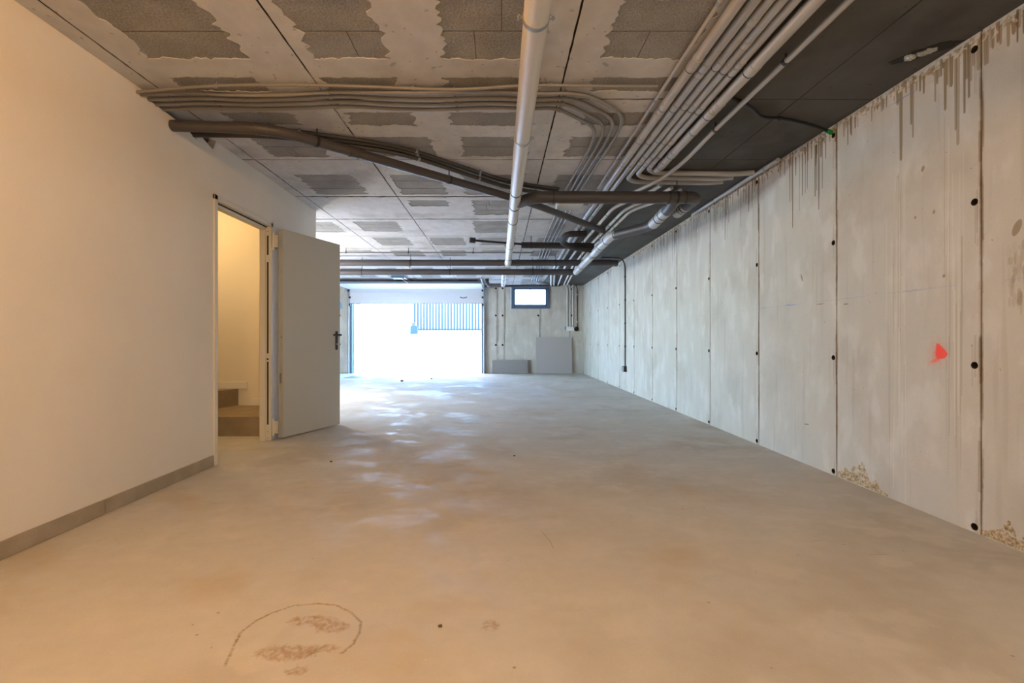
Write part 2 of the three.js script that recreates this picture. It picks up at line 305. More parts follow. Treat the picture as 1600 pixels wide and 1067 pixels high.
// ---------------------------------------------------------------- materials
const std = (o) => new THREE.MeshStandardMaterial({ roughness: 0.85, ...o });
const M = {
  floorNear: new THREE.MeshPhysicalMaterial({ specularIntensity: 0.5,  map: floorNearTex, roughnessMap: floorRough, roughness: 1, bumpMap: floorBump, bumpScale: 0.002 }),
  floorFar: new THREE.MeshPhysicalMaterial({ specularIntensity: 0.5,  map: floorFarTex, roughnessMap: floorRough, roughness: 1, bumpMap: floorBump, bumpScale: 0.002 }),
  floorRest: std({ map: floorRest }),
  wallNear: std({ map: wallNearTex, bumpMap: wallBump, bumpScale: 0.004, roughness: 0.9 }),
  wallFar: std({ map: wallFarTex, bumpMap: wallBump, bumpScale: 0.004, roughness: 0.9 }),
  wallRest: std({ color: 0xc4bdac }),
  wallCore: std({ color: 0x211b15, roughness: 1 }),
  back: std({ map: backTex, roughness: 0.9 }),
  plaster: std({ map: plasterTex, bumpMap: fineBump, bumpScale: 0.0015, roughness: 0.92 }),
  slab: std({ color: 0xbcb9b3, map: slabTex, bumpMap: fineBump, bumpScale: 0.001, roughness: 0.85 }),
  block: std({ map: blockTex, bumpMap: blockBump, bumpScale: 0.004, roughness: 1 }),
  core: std({ color: 0x3a3734, roughness: 1 }),
  render: std({ map: renderTex, bumpMap: fineBump, bumpScale: 0.0008, roughness: 0.8 }),
  whitePlain: std({ color: 0xe6e2da, roughness: 0.8 }),
  stairWall: std({ color: 0xe8e0d0, roughness: 0.85 }),
  tile: std({ map: tileTex, roughness: 0.5 }),
  stairTile: std({ map: tileTex, roughness: 0.6, color: 0xf2eadc }),
  grout: std({ color: 0x6a5f50 }),
  doorPaint: std({ color: 0xb6b5ad, roughness: 0.5 }),
  framePaint: std({ color: 0xd6d1c4, roughness: 0.45 }),
  tie: std({ color: 0x1d1610, roughness: 0.9, side: THREE.DoubleSide }),
  dark: std({ color: 0x17130f, roughness: 0.7 }),
  black: std({ color: 0x1b1c1f, roughness: 0.45 }),
  steel: std({ color: 0xb8b6b0, roughness: 0.35, metalness: 0.9 }),
  galv: std({ color: 0x9a9c9e, roughness: 0.45, metalness: 0.7 }),
  label: std({ color: 0x8e8c86, roughness: 0.4, metalness: 0.3 }),
  pvcLight: std({ color: 0xcfcbc3, roughness: 0.38 }),
  pvc: std({ color: 0xacaaa7, roughness: 0.4 }),
  pvcRing: std({ color: 0x4a4642, roughness: 0.5 }),
  pvcDark: std({ color: 0x474344, roughness: 0.45 }),
  insulation: std({ color: 0x3b3838, roughness: 0.8 }),
  conduit: std({ color: 0x817d78, roughness: 0.42 }),
  corrugated: std({ color: 0x3c3835, roughness: 0.6 }),
  cable: std({ color: 0x121212, roughness: 0.5 }),
  green: std({ color: 0x1f8a3a, roughness: 0.5 }),
  whiteBox: std({ color: 0xd9d9d6, roughness: 0.5 }),
  doorPanel: std({ color: 0xcdd1d6, roughness: 0.45 }),
  blueFrame: std({ color: 0x4a5f78, roughness: 0.5 }),
  board: std({ color: 0xa8a29e, roughness: 0.8 }),
  boardDark: std({ color: 0x8c8784, roughness: 0.85 }),
  foil: std({ color: 0xb5b7b4, roughness: 0.35, metalness: 0.6 }),
  gate: new THREE.MeshPhysicalMaterial({ color: 0x3a4147, roughness: 0.8, specularIntensity: 0.25 }),
  whiteWall: std({ color: 0xf0eee8, roughness: 0.9 }),
  farWall: std({ color: 0xb9b7b2, roughness: 0.9 }),
  paving: std({ color: 0xd8d5ce, roughness: 0.9 }),
  grate: std({ color: 0x6c7680, roughness: 0.5, metalness: 0.5 }),
  stone: std({ color: 0x5b4a38, roughness: 0.9 }),
  blueTape: std({ color: 0x4a8fc8, roughness: 0.6 }),
  glass: new THREE.MeshPhysicalMaterial({ color: 0xffffff, transmission: 1, thickness: 0, roughness: 0.02, ior: 1.5 }),
};

// ---------------------------------------------------------------- setting: floor
{
  const quad = (x0, x1, z0, z1, uvf) => setUV(new THREE.PlaneGeometry(x1 - x0, z1 - z0).rotateX(-Math.PI / 2).translate((x0 + x1) / 2, 0, -(z0 + z1) / 2), (x, y, z) => uvf(x, -z));
  const floor = thing('floor', V(0, 0, 0), 'power-floated grey concrete garage floor with brown dusty patches', 'floor', null, 'structure');
  const both = (g) => { return g; };
  part('floor_core', box(-5.8, 2.8, -0.25, -0.012, 3.2, -14.16), M.wallRest, floor);
  const n = part('floor_surface', both(quad(-2.6, 2.52, 1.2, 5.2, (x, d) => [(x + 2.6) / 5.12, (d - 1.2) / 4])), M.floorNear, floor);
  part('floor_surface_001', quad(-5.7, 2.5, 5.2, 14.16, (x, d) => [(x + 5.6) / 8.2, (d - 5.2) / 9]), M.floorFar, floor);
  part('floor_surface_002', quad(-2.6, 2.52, -3.2, 1.2, (x, d) => [x / 4, d / 4]), M.floorRest, floor);
  part('floor_surface_003', quad(-5.7, -2.6, -3.2, 5.2, (x, d) => [x / 4, d / 4]), M.floorRest, floor);
}

// ---------------------------------------------------------------- right wall: cast panels with open joints and tie holes
{
  const wall = thing('wall_right', V(XR, 0, 0), 'cast concrete side wall with vertical joints, tie holes and brown drips', 'wall', null, 'structure');
  part('wall_core', box(XR + 0.065, XR + 0.3, 0, CEIL + 0.1, 3.2, -14.2), M.wallCore, wall);
  const G = 0.0045;
  for (let k = 0; k <= seams.length; k++) {
    const a = k ? seams[k - 1] : -3.1, b = k < seams.length ? seams[k] : 13.96;
    if (b - a < 0.05) continue;
    const s = new THREE.Shape();
    s.moveTo(a + G, 0);
    const wob = () => rr(-0.0012, 0.0022);
    for (let i = 0; i <= 12; i++) s.lineTo(b - G - wob(), i * 2.575 / 12 + (i ? 0 : 0));
    for (let i = 12; i > 0; i--) s.lineTo(a + G + wob(), i * 2.575 / 12);
    s.closePath();
    if (k > 0) for (const h of HOLE_H) {
      if (h > 2.5 || h < 0.1) { if (h > 2.5) continue; }
      const c = new THREE.Path(), hr = 0.018;
      c.absarc(a + 0.034, Math.max(h, 0.03), hr, 0, Math.PI * 2, true);
      s.holes.push(c);
    }
    const g = new THREE.ExtrudeGeometry(s, { depth: 0.066, bevelEnabled: false, curveSegments: 10 });
    // shape x = depth, y = height, extrude -> +x
    const p = g.attributes.position, nn = g.attributes.normal;
    const near = b < 5.6, rest = b < 1.45;
    const cut = near ? 5.5 : 14.1;
    for (let i = 0; i < p.count; i++) { const X = p.getX(i), Y = p.getY(i), Z = p.getZ(i); p.setXYZ(i, XR + 0.066 - Z, Y, -X); nn.setXYZ(i, -nn.getZ(i), nn.getY(i), -nn.getX(i)); }
    flip(g);
    setUV(g, (x, y, z) => near ? [(-z - 1.4) / 4.1, y / 2.58] : [(-z - 5.5) / 8.6, y / 2.58]);
    piece('concrete_panel', g, near ? M.wallNear : M.wallFar, wall);
    if (k > 0 && a > 1.3) for (const h of HOLE_H) {       // dark former tubes left in the tie holes
      const y = Math.max(h, 0.03), prof = [[0.0001, 0.04], [0.0155, 0.04], [0.016, 0.004], [0.0168, -0.0012], [0.0186, -0.0008], [0.0186, 0.003]].map(([q, d]) => new THREE.Vector2(q, d));
      piece('tie_hole', new THREE.LatheGeometry(prof, 16).rotateZ(-Math.PI / 2).translate(XR, y, -(a + 0.034)), M.tie, wall);
    }
  }
}

// ---------------------------------------------------------------- back wall with garage opening and high window
{
  const wall = thing('wall_back', V(0, 0, -ZB), 'grey concrete end wall around garage opening and small high window', 'wall', null, 'structure');
  const slab = (pts, holes) => {
    const s = new THREE.Shape(pts.map(([x, y]) => new THREE.Vector2(x, y)));
    for (const [x, y] of holes) { const c = new THREE.Path(); c.absarc(x, y, 0.026, 0, Math.PI * 2, true); s.holes.push(c); }
    const g = new THREE.ExtrudeGeometry(s, { depth: 0.039, bevelEnabled: false, curveSegments: 8 }).translate(0, 0, -ZB - 0.039);
    return setUV(g, (x, y) => [(x + 5.6) / 8.1, y / 2.58]);
  };
  const g = 0.006, T = 2.6;
  const add = (pts, holes = []) => {
    piece('concrete_panel', slab(pts, holes), M.back, wall);
    for (const [x, y] of holes) piece('tie_hole', new THREE.LatheGeometry([[0.0001, 0.03], [0.024, 0.03], [0.025, 0.003], [0.0255, -0.0015], [0.029, -0.001], [0.029, 0.003]].map(([q, d]) => new THREE.Vector2(q, d)), 14).rotateX(-Math.PI / 2).translate(x, y, -ZB), M.tie, wall);
  };
  add([[-5.6, 0], [-4.28, 0], [-4.28, T], [-5.6, T]], [[-4.7, 0.85], [-4.7, 1.7]]);
  add([[-4.28 + g, 2.28], [-0.53 - g, 2.28], [-0.53 - g, T], [-4.28 + g, T]]);
  add([[-0.53, 0], [-0.06 - g, 0], [-0.06 - g, T], [-0.53, T]], [[-0.1, 0.83], [-0.1, 1.7], [-0.1, 2.5]]);
  add([[-0.06 + g, 0], [0.15 - g, 0], [0.15 - g, T], [-0.06 + g, T]], [[0.1, 0.83], [0.1, 1.7], [0.1, 2.5]]);
  add([[0.15 + g, 0], [1.2 - g, 0], [1.2 - g, 1.9], [0.35, 1.9], [0.35, T], [0.15 + g, T]], [[1.15, 1.7]]);
  add([[1.2 + g, 0], [2.07 - g, 0], [2.07 - g, T], [1.48, T], [1.48, 1.9], [1.2 + g, 1.9]]);
  add([[2.07 + g, 0], [2.46, 0], [2.46, T], [2.07 + g, T]], [[2.1, 0.85], [2.14, 2.48], [2.14, 1.7]]);
  const c = ZB + 0.04, e = ZB + 0.24;
  part('wall_core', [box(-5.8, -4.28, 0, T, -c, -e), box(-4.28, -0.53, 2.28, T, -c, -e), box(-0.53, 0.35, 0, T, -c, -e), box(0.35, 1.48, 0, 1.9, -c, -e), box(1.48, 2.8, 0, T, -c, -e)].map((q) => q), M.wallRest, wall);
}

// ---------------------------------------------------------------- ceiling: plastered panels with bare blocks showing, smooth slab at the right
{
  const ceil = thing('ceiling', V(0, CEIL, 0), 'rough garage ceiling of patchy grey plaster, bare concrete blocks and smooth slab', 'ceiling', null, 'structure');
  part('ceiling_core', box(-5.8, 2.8, CEIL + 0.02, CEIL + 0.3, 3.2, -14.2), M.core, ceil);
  const xb = [-5.7, -5.2, -3.68, -2.15, -1.13, 0.39, 1.22, 1.97, 2.52];
  const zb = [-3.2, 0.2, 2.05, 3.12, 4.17, 5.25, 6.23, 7.26, 8.28, 9.3, 10.32, 11.34, 12.36, 14.0];
  const cols = { 1: [[-5.05, -4.5], [-4.3, -3.78]], 2: [[-3.55, -2.98], [-2.78, -2.25]], 3: [[-1.99, -1.4]], 4: [[-1.1, -0.55], [-0.36, 0.26]], 5: [[0.55, 1.12]] };
  const rows = { 2: [[2.2, 2.67], [2.86, 3.02]], 3: [[3.3, 3.5], [3.7, 4.1]], 4: [[4.55, 5.17]] };
  const G = 0.004;
  for (let i = 0; i < xb.length - 1; i++) for (let j = 0; j < zb.length - 1; j++) {
    const x0 = xb[i], x1 = xb[i + 1], z0 = zb[j], z1 = zb[j + 1], slab = i >= 6;
    if (x1 < -2.1 && z1 < 5.3) { if (x1 < -2.2) continue; }
    const s = new THREE.Shape();
    const edge = (ax, az, bx, bz, wide) => {                    // ragged edge, bitten back from the joint
      const n = slab ? 3 : 22, out = ax === bx ? [ax < (x0 + x1) / 2 ? 1 : -1, 0] : [0, az < (z0 + z1) / 2 ? 1 : -1];
      for (let k = 0; k < n; k++) { const t = k / n, w = k && !slab ? (rnd() < 0.3 ? rr(0, wide) : rr(0, 0.003)) : 0; s.lineTo(ax + (bx - ax) * t + out[0] * w, az + (bz - az) * t + out[1] * w); }
    };
    const gz = (z) => (slab ? G : z === 5.25 || z === 6.23 ? 0.014 : 0.006), A = x0 + G, B = x1 - G, C = z0 + gz(z0), D = z1 - gz(z1);
    s.moveTo(A, C);
    edge(A, C, B, C, gz(z0)); edge(B, C, B, D, 0.004); edge(B, D, A, D, gz(z1)); edge(A, D, A, C, 0.004);
    s.closePath();
    if (cols[i] && z0 >= 2.0 && z0 < 12.4) {
      const rlist = rows[j] ?? [[z0 + rr(0.07, 0.16), z1 - rr(0.2, 0.34)]];
      for (const [ca, cb] of cols[i]) for (const [ra, rb0] of rlist) {
        const rb = j > 4 && rnd() < 0.18 ? ra + 0.24 : rb0, pa = ca + rr(-0.02, 0.05), pb = cb + rr(-0.07, 0.02);
        if (j > 4 && rnd() < 0.06) continue;
        const seed = rnd() * 50, poly = [], big = 0.035;
        // ragged outline: long sides follow the block joints, short sides are torn
        const n1 = 34, n2 = Math.max(6, Math.round((rb - ra) * 44));
        const jag = (t, k) => noise2(t * 7 + seed, k) * 0.5 + noise2(t * 19 + seed, k + 5) * 0.3 + noise2(t * 45 + seed, k + 9) * 0.25;
        for (let k = 0; k < n1; k++) { const x = pa + (pb - pa) * k / n1; poly.push([x, ra + jag(x, 1) * 0.012]); }
        for (let k = 0; k < n2; k++) { const z = ra + (rb - ra) * k / n2; poly.push([pb + jag(z * 1.3, 2) * big * 1.5 - 0.01, z]); }
        for (let k = 0; k < n1; k++) { const x = pb - (pb - pa) * k / n1; poly.push([x, rb + jag(x * 0.8, 3) * 0.03]); }
        for (let k = 0; k < n2; k++) { const z = rb - (rb - ra) * k / n2; poly.push([pa + jag(z * 1.3, 4) * big * 1.5 + 0.01, z]); }
        const h = new THREE.Path(poly.map(([x, z]) => new THREE.Vector2(Math.max(x0 + 0.01, Math.min(x1 - 0.01, x)), Math.max(z0 + 0.012, Math.min(z1 - 0.012, z)))));
        s.holes.push(h);
        // the bare blocks behind the hole, course by course
        const nc = Math.max(1, Math.round((rb - ra) / 0.215)), za = ra - 0.03, zc = rb + 0.04;
        for (let c = 0; c < nc; c++) {
          const q0 = za + (zc - za) * c / nc + 0.004, q1 = za + (zc - za) * (c + 1) / nc - 0.004, up = rr(0, 0.002);
          const cuts = rnd() < 0.2 ? [pa - 0.06, pa + (pb - pa) * rr(0.3, 0.7), pb + 0.06] : [pa - 0.06, pb + 0.06];
          for (let u = 0; u < cuts.length - 1; u++) { const bg = box(cuts[u] + 0.001, cuts[u + 1] - 0.001, CEIL + 0.004 + up, CEIL + 0.019, -q0, -q1, 0.003); setUV(bg, triplanar(0.5)); piece('concrete_block', bg, M.block, ceil); }
        }
      }
    }
    const g = new THREE.ExtrudeGeometry(s, { depth: slab ? 0.02 : 0.004, bevelEnabled: false });
    const p = g.attributes.position, nn = g.attributes.normal, drop = rr(-0.0008, 0.0008);
    for (let v = 0; v < p.count; v++) { const X = p.getX(v), Zd = p.getY(v), Hh = p.getZ(v); p.setXYZ(v, X, CEIL + Hh + drop, -Zd); nn.setXYZ(v, nn.getX(v), nn.getZ(v), -nn.getY(v)); }
    setUV(g, triplanar(0.25));
    piece(slab ? 'slab_panel' : 'plaster_panel', g, slab ? M.slab : M.plaster, ceil);
  }
  // torn pocket in the slab beside the right wall, with crumpled foil in it
  const out = new THREE.Shape();
  for (let k = 0; k < 40; k++) { const t = k / 40 * Math.PI * 2, q = 1 + noise2(Math.cos(t) * 2.2 + 9, Math.sin(t) * 2.2) * 0.28, a = Math.cos(t) * 0.135 * q, c = Math.sin(t) * 0.05 * q; out[k ? 'lineTo' : 'moveTo'](a, c); }
  part('pocket_edge', new THREE.ExtrudeGeometry(out, { depth: 0.006, bevelEnabled: false }).rotateX(Math.PI / 2).rotateY(-Math.PI / 4).translate(2.34, CEIL + 0.001, -2.6), M.dark, ceil, 'dark torn pocket in the smooth slab');
  const lumps = [];
  for (let k = 0; k < 9; k++) {
    const q = new THREE.IcosahedronGeometry(rr(0.014, 0.026), 2), p = q.attributes.position, o = k * 3.7;
    for (let i = 0; i < p.count; i++) { const x = p.getX(i) * 60, y = p.getY(i) * 60, z = p.getZ(i) * 60, n = 1 + noise2(x + o, z + y) * 0.45; p.setXYZ(i, p.getX(i) * n * 1.2, p.getY(i) * n * 0.6, p.getZ(i) * n); }
    q.computeVertexNormals(); const a = rr(-0.075, 0.03); lumps.push(q.translate(2.335 + a * 0.71 + rr(-0.012, 0.012), CEIL - 0.004, -2.6 + a * 0.71 * -1 * -1 + rr(-0.012, 0.012)));
  }
  part('crumpled_foil', lumps, M.foil, ceil, 'crumpled silvery filler');
}

// ---------------------------------------------------------------- left white wall, stairwell shell, bay and rear walls
const DZ0 = 3.775, DZ1 = 4.67, DH = 2.12;                        // door opening in the left wall
{
  const s = new THREE.Shape();
  const T = CEIL;
  for (const [i, [z, y]] of [[-3.1, 0], [DZ0, 0], [DZ0, DH], [DZ1, DH], [DZ1, 0], [5.84, 0], [5.84, T], [3.78, T], [3.74, 2.5], [3.62, T - 0.05], [3.6, T - 0.02], [3.53, 2.49], [3.4, 2.53], [3.07, 2.545], [3.05, T], [-3.1, T]].entries()) s[i ? 'lineTo' : 'moveTo'](z, y);
  const g = new THREE.ExtrudeGeometry(s, { depth: 0.09, bevelEnabled: false });
  const p = g.attributes.position, nn = g.attributes.normal;
  for (let i = 0; i < p.count; i++) { const X = p.getX(i), Z = p.getZ(i); p.setXYZ(i, XL - Z, p.getY(i), -X); nn.setXYZ(i, -nn.getZ(i), nn.getY(i), -nn.getX(i)); }
  setUV(g, triplanar(0.25));
  flip(g); setUV(g, triplanar(0.25));
  const w = part('wall_left', g, M.render, null); tag(w, 'smooth white plastered wall with metal door and tile skirting', 'wall', null, 'structure');
  const st = thing('wall_stairwell', V(-3.4, 0, -4.5), 'cream plastered walls of the stairwell behind the open door', 'wall', null, 'structure');
  part('back_face', box(-5.6, XL - 0.09, 0, CEIL + 0.02, -5.74, -5.84), M.stairWall, st);
  part('side_face', box(-4.75, -4.65, 0, CEIL + 0.02, -3.1, -5.74), M.stairWall, st);
  part('near_face', box(-4.75, XL - 0.09, 0, CEIL + 0.02, -3.0, -3.1), M.stairWall, st);
  part('stairwell_ceiling', box(-4.75, XL - 0.09, CEIL, CEIL + 0.02, -3.1, -5.74), M.stairWall, st);
  part('top_fascia', box(XL - 0.13, XL - 0.06, 2.44, CEIL + 0.015, -2.9, -3.95), M.core, st);
  const rear = part('wall_rear', box(-5.8, 2.8, -0.02, CEIL + 0.1, 3.0, 3.2), M.whitePlain, null); tag(rear, 'plain pale wall closing the garage behind the viewer', 'wall', null, 'structure');
  const bay = part('wall_bay', [box(-5.8, -5.6, -0.02, CEIL + 0.1, 3.2, -6.4), box(-5.8, -5.6, -0.02, CEIL + 0.1, -9.3, -14.2), box(-5.8, -5.6, 2.15, CEIL + 0.1, -6.4, -9.3)], M.wallRest, null); tag(bay, 'concrete wall with an open side doorway in the parking bay past the stairwell', 'wall', null, 'structure');
  const yard = part('side_yard', box(-30, -5.8, -0.3, -0.01, 10, -14.15), M.paving, null); tag(yard, 'pale paved yard outside the side doorway of the parking bay', 'ground', null, 'structure');
}
{
  const sk = thing('baseboard_left', V(XL, 0, -1), 'low skirting of long brown-grey tiles at the foot of the white wall', 'skirting', null, 'structure');
  for (const [a, b] of [[-3.0, -1.39], [-1.384, 0.3], [0.306, 1.49], [1.496, 2.706], [2.713, 3.735]]) { const g = box(XL, XL + 0.011, 0.001, 0.085, -a, -b, 0.002); setUV(g, triplanar(0.5)); piece('skirting_tile', g, M.tile, sk); }
  part('skirting_grout', box(XL - 0.002, XL + 0.004, 0.001, 0.083, 3.0, -3.73), M.grout, sk);
}

// ---------------------------------------------------------------- metal door standing open
{
  const d = thing('door_1', V(XL, 0, -DZ1), 'grey metal service door standing wide open, black lever handle, pale steel frame', 'door', null, 'structure');
  const fx0 = XL - 0.092, fx1 = XL + 0.014;
  const W = 0.045;
  // frame: two jambs and a head, each folded with a rebate
  const jamb = (z0, z1) => [box(fx0, fx1, 0, DH + 0.03, -z0, -z1, 0.004)];
  part('frame_jamb', [...jamb(DZ0 - W + 0.01, DZ0 + 0.01), box(fx0, XL - 0.035, 0, DH, -DZ0 - 0.01, -(DZ0 + 0.026), 0.003)], M.framePaint, d);
  const fj = part('frame_jamb_001', [...jamb(DZ1 - 0.01, DZ1 + W - 0.01), box(fx0, XL - 0.035, 0, DH, -(DZ1 - 0.026), -(DZ1 - 0.01), 0.003)], M.framePaint, d);
  part('frame_head', [box(fx0, fx1, DH - 0.012, DH + 0.03, -(DZ0 - W + 0.01), -(DZ1 + W - 0.01), 0.004), box(fx0, XL - 0.035, DH - 0.045, DH - 0.012, -DZ0, -DZ1, 0.003)], M.framePaint, d);
  part('frame_seal', box(XL - 0.034, XL - 0.024, DH - 0.02, DH - 0.0115, -(DZ0 + 0.01), -(DZ1 - 0.01)), M.dark, d, 'thin dark seal groove under the frame head');
  const zf = -(DZ1 - 0.0105);
  for (const [y0, y1] of [[1.83, 2.02], [0.86, 1.76], [0.16, 0.78]]) piece('frame_slot', box(XL - 0.024, XL - 0.009, y0, y1, zf, zf + 0.0012), M.dark, d, 'dark slot cut in the hinge jamb');
  for (const y of [0.805, 0.09, 2.06, 0.03]) piece('frame_screw', cyl(V(XL - 0.017, y, zf), V(XL - 0.017, y, zf + 0.002), y === 0.805 ? 0.009 : 0.004, 10), M.dark, d);
  // leaf, turned out by about 160 degrees
  const hx = -2.165, hz = -4.745, ang = Math.atan2(0.30, 0.775), L = 0.845, th = 0.052;
  const ux = Math.sin(ang), uz = -Math.cos(ang), nx = Math.cos(ang), nz = Math.sin(ang);    // along the leaf; out of its visible face
  const m4 = new THREE.Matrix4().makeBasis(V(ux, 0, uz), V(0, 1, 0), V(-nx, 0, -nz).multiplyScalar(-1)).setPosition(hx, 0, hz);
  const lf = (x0, x1, y0, y1, z0, z1, r) => box(x0, x1, y0, y1, z0, z1, r).applyMatrix4(m4);
  const leaf = part('door_leaf', [lf(0, L, 0.012, 2.105, -th, 0, 0.003), lf(-0.012, 0.02, 0.012, 2.105, -th - 0.001, -th + 0.014, 0.002)], M.doorPaint, d);
  const rot = (g) => g.applyMatrix4(m4);
  part('lever_handle', [
    rot(new RoundedBoxGeometry(0.036, 0.215, 0.010, 3, 0.0045).translate(L - 0.065, 0.985, 0.006)),
    rot(new THREE.CylinderGeometry(0.011, 0.011, 0.05, 12).rotateX(Math.PI / 2).translate(L - 0.065, 1.05, 0.03)),
    rot(new RoundedBoxGeometry(0.135, 0.021, 0.018, 3, 0.008).translate(L - 0.105, 1.05, 0.053))], M.black, leaf, 'black lever handle on a long backplate');
  part('lock_cylinder', rot(new THREE.CylinderGeometry(0.009, 0.009, 0.006, 12).rotateX(Math.PI / 2).translate(L - 0.065, 0.945, 0.012)), M.steel, leaf);
  part('latch', lf(L - 0.001, L + 0.003, 0.9, 1.12, -th + 0.016, -0.014, 0.001), M.steel, leaf);
  part('rating_plate', lf(-0.0125, -0.0105, 0.56, 0.66, -0.034, -0.012), M.label, leaf, 'small grey plate on the hinge edge');
  part('edge_screw', rot(cyl(V(-0.002, 1.02, -0.022), V(0.002, 1.02, -0.022), 0.006, 10)), M.dark, leaf);
  // hinges: knuckle, jamb tab, leaf tab
  for (const y of [1.97, 0.13]) {
    const k = V(XL + 0.028, 0, -(DZ1 + 0.012));
    const h = piece('hinge', [
      cyl(V(k.x, y - 0.085, k.z), V(k.x, y + 0.085, k.z), 0.011, 12),
      box(XL + 0.004, k.x, y - 0.075, y - 0.055, k.z - 0.004, k.z + 0.004), box(XL + 0.004, k.x, y + 0.055, y + 0.075, k.z - 0.004, k.z + 0.004),
      box(k.x + 0.004, hx - 0.022, y - 0.06, y + 0.06, k.z - 0.003, k.z + 0.003, 0.002),
    ], M.framePaint, d);
    for (const dy of [-0.035, 0.035]) piece('hinge_bolt', cyl(V(hx - 0.034, y + dy, k.z), V(hx - 0.034, y + dy, k.z + 0.006), 0.005, 8), M.steel, h);
  }
}

// ---------------------------------------------------------------- stairs beyond the door
{
  const st = thing('stairs', V(-3.0, 0, -5.3), 'tan tiled winding stairs with white plinth seen through the open door', 'stairs');
  const step = (pts, y0, y1) => {
    const s = new THREE.Shape(pts.map(([x, z]) => new THREE.Vector2(x, -z)));
    const g = new THREE.ExtrudeGeometry(s, { depth: y1 - y0, bevelEnabled: false }).rotateX(-Math.PI / 2).translate(0, y0, 0);
    const q = g; return setUV(q, triplanar(0.5));
  };
  const C = (pts) => pts.map(([x, d]) => [x, -d]);
  const wx = XL - 0.091;
  const nose = 0.008;
  const risers = [[[wx, 4.88], [-4.64, 4.88], [-4.64, 5.735], [wx, 5.735]], [[-3.16, 5.735], [-3.3, 5.4], [-3.62, 4.885], [-4.64, 4.885], [-4.64, 5.735]], [[-3.62, 5.735], [-3.9, 4.885], [-4.64, 4.885], [-4.64, 5.735]]];
  risers.forEach((r, i) => {
    const pts = i === 0 ? r.slice().reverse() : r;
    piece('stair_step', step(C(pts), i * 0.2, i * 0.2 + 0.2 - 0.012), M.stairTile, st);
    piece('stair_tread', step(C(pts), i * 0.2 + 0.188, i * 0.2 + 0.2), M.stairTile, st);
  });
  for (const [x0, x1, y] of [[-3.0, wx - 0.01, 0.2], [-3.5, -3.05, 0.4], [-4.2, -3.55, 0.6]]) piece('plinth', box(x0, x1, y, y + 0.085, -5.725, -5.742, 0.003), M.whitePlain, st, 'white painted plinth above the step');
  part('plinth_stub', box(wx - 0.012, wx, 0, 0.085, -4.72, -4.87, 0.003), M.whitePlain, st);
}

// ---------------------------------------------------------------- pipes
function pipe(name, label, category, group, pts, r, mat, o = {}) {
  const line = rounded(pts, o.bend ?? 0.1);
  const t = thing(name, pts[0], label, category, group);
  part(o.runName ?? 'pipe_run', sweep(line, r, o.seg ?? 14), mat, t);
  for (const s of o.couplings ?? []) {
    const [c, T] = along(line, s), h = o.couplingHalf ?? r * 0.9;
    piece('coupling', [sweep([c.clone().addScaledVector(T, -h), c.clone().addScaledVector(T, h)], r * 1.07, o.seg ?? 14), sweep([c.clone().addScaledVector(T, h), c.clone().addScaledVector(T, h + r * 0.18)], r * 1.14, o.seg ?? 14), sweep([c.clone().addScaledVector(T, -h - r * 0.18), c.clone().addScaledVector(T, -h)], r * 1.14, o.seg ?? 14)], o.couplingMat ?? mat, t);
  }
  for (const s of o.rings ?? []) { const [c, T] = along(line, s), h = o.ringHalf ?? 0.007; if (o.socket) piece('pipe_socket', sweep([c.clone().addScaledVector(T, -o.socket), c.clone().addScaledVector(T, -h * 0.5)], r * 1.1, o.seg ?? 14), mat, t); piece('joint_ring', sweep([c.clone().addScaledVector(T, -h), c.clone().addScaledVector(T, h)], r * 1.06, o.seg ?? 14), o.ringMat ?? M.pvcRing, t); }
  for (const s of o.clips ?? []) {
    const [c, T] = along(line, s), h = o.clipHalf ?? 0.01, gs = [sweep([c.clone().addScaledVector(T, -h), c.clone().addScaledVector(T, h)], r + 0.004, o.seg ?? 14)];
    if (CEIL - c.y - r > 0.001) gs.push(cyl(V(c.x, c.y + r * 0.9, c.z), V(c.x, CEIL + 0.001, c.z), o.rod ?? 0.005, 8));
    if (o.ears) { const S = T.clone().cross(V(0, 1, 0)).normalize(); for (const k of [-1, 1]) { const e = c.clone().addScaledVector(S, k * (r + 0.004)); gs.push(cyl(e, e.clone().addScaledVector(S, k * 0.022), 0.008, 8)); gs.push(cyl(e.clone().addScaledVector(S, k * 0.014).addScaledVector(T, -0.014), e.clone().addScaledVector(S, k * 0.014).addScaledVector(T, 0.014), 0.006, 8)); } }
    piece('pipe_clip', gs, o.clipMat ?? M.galv, t);
  }
  return t;
}
const every = (a, b, d) => { const o = []; for (let s = a; s < b; s += d) o.push(s); return o; };

// the thick pale drain pipe down the middle (its near end is behind the viewer)
pipe('drain_pipe', 'thick pale grey drain pipe hung lengthwise under middle of the ceiling', 'pipe', null,
  [P(0.158, 1.38, -1.6), P(0.158, 1.38, 8.68), P(0.158, 1.43, 8.83)], 0.055, M.pvcLight,
  { seg: 28, bend: 0.09, clips: [3.63, 4.85, 8.6], ears: true, clipHalf: 0.011, rings: [6.03, 6.5, 7.1, 9.6], ringHalf: 0.012, couplings: [10.15], ringMat: M.pvcRing });
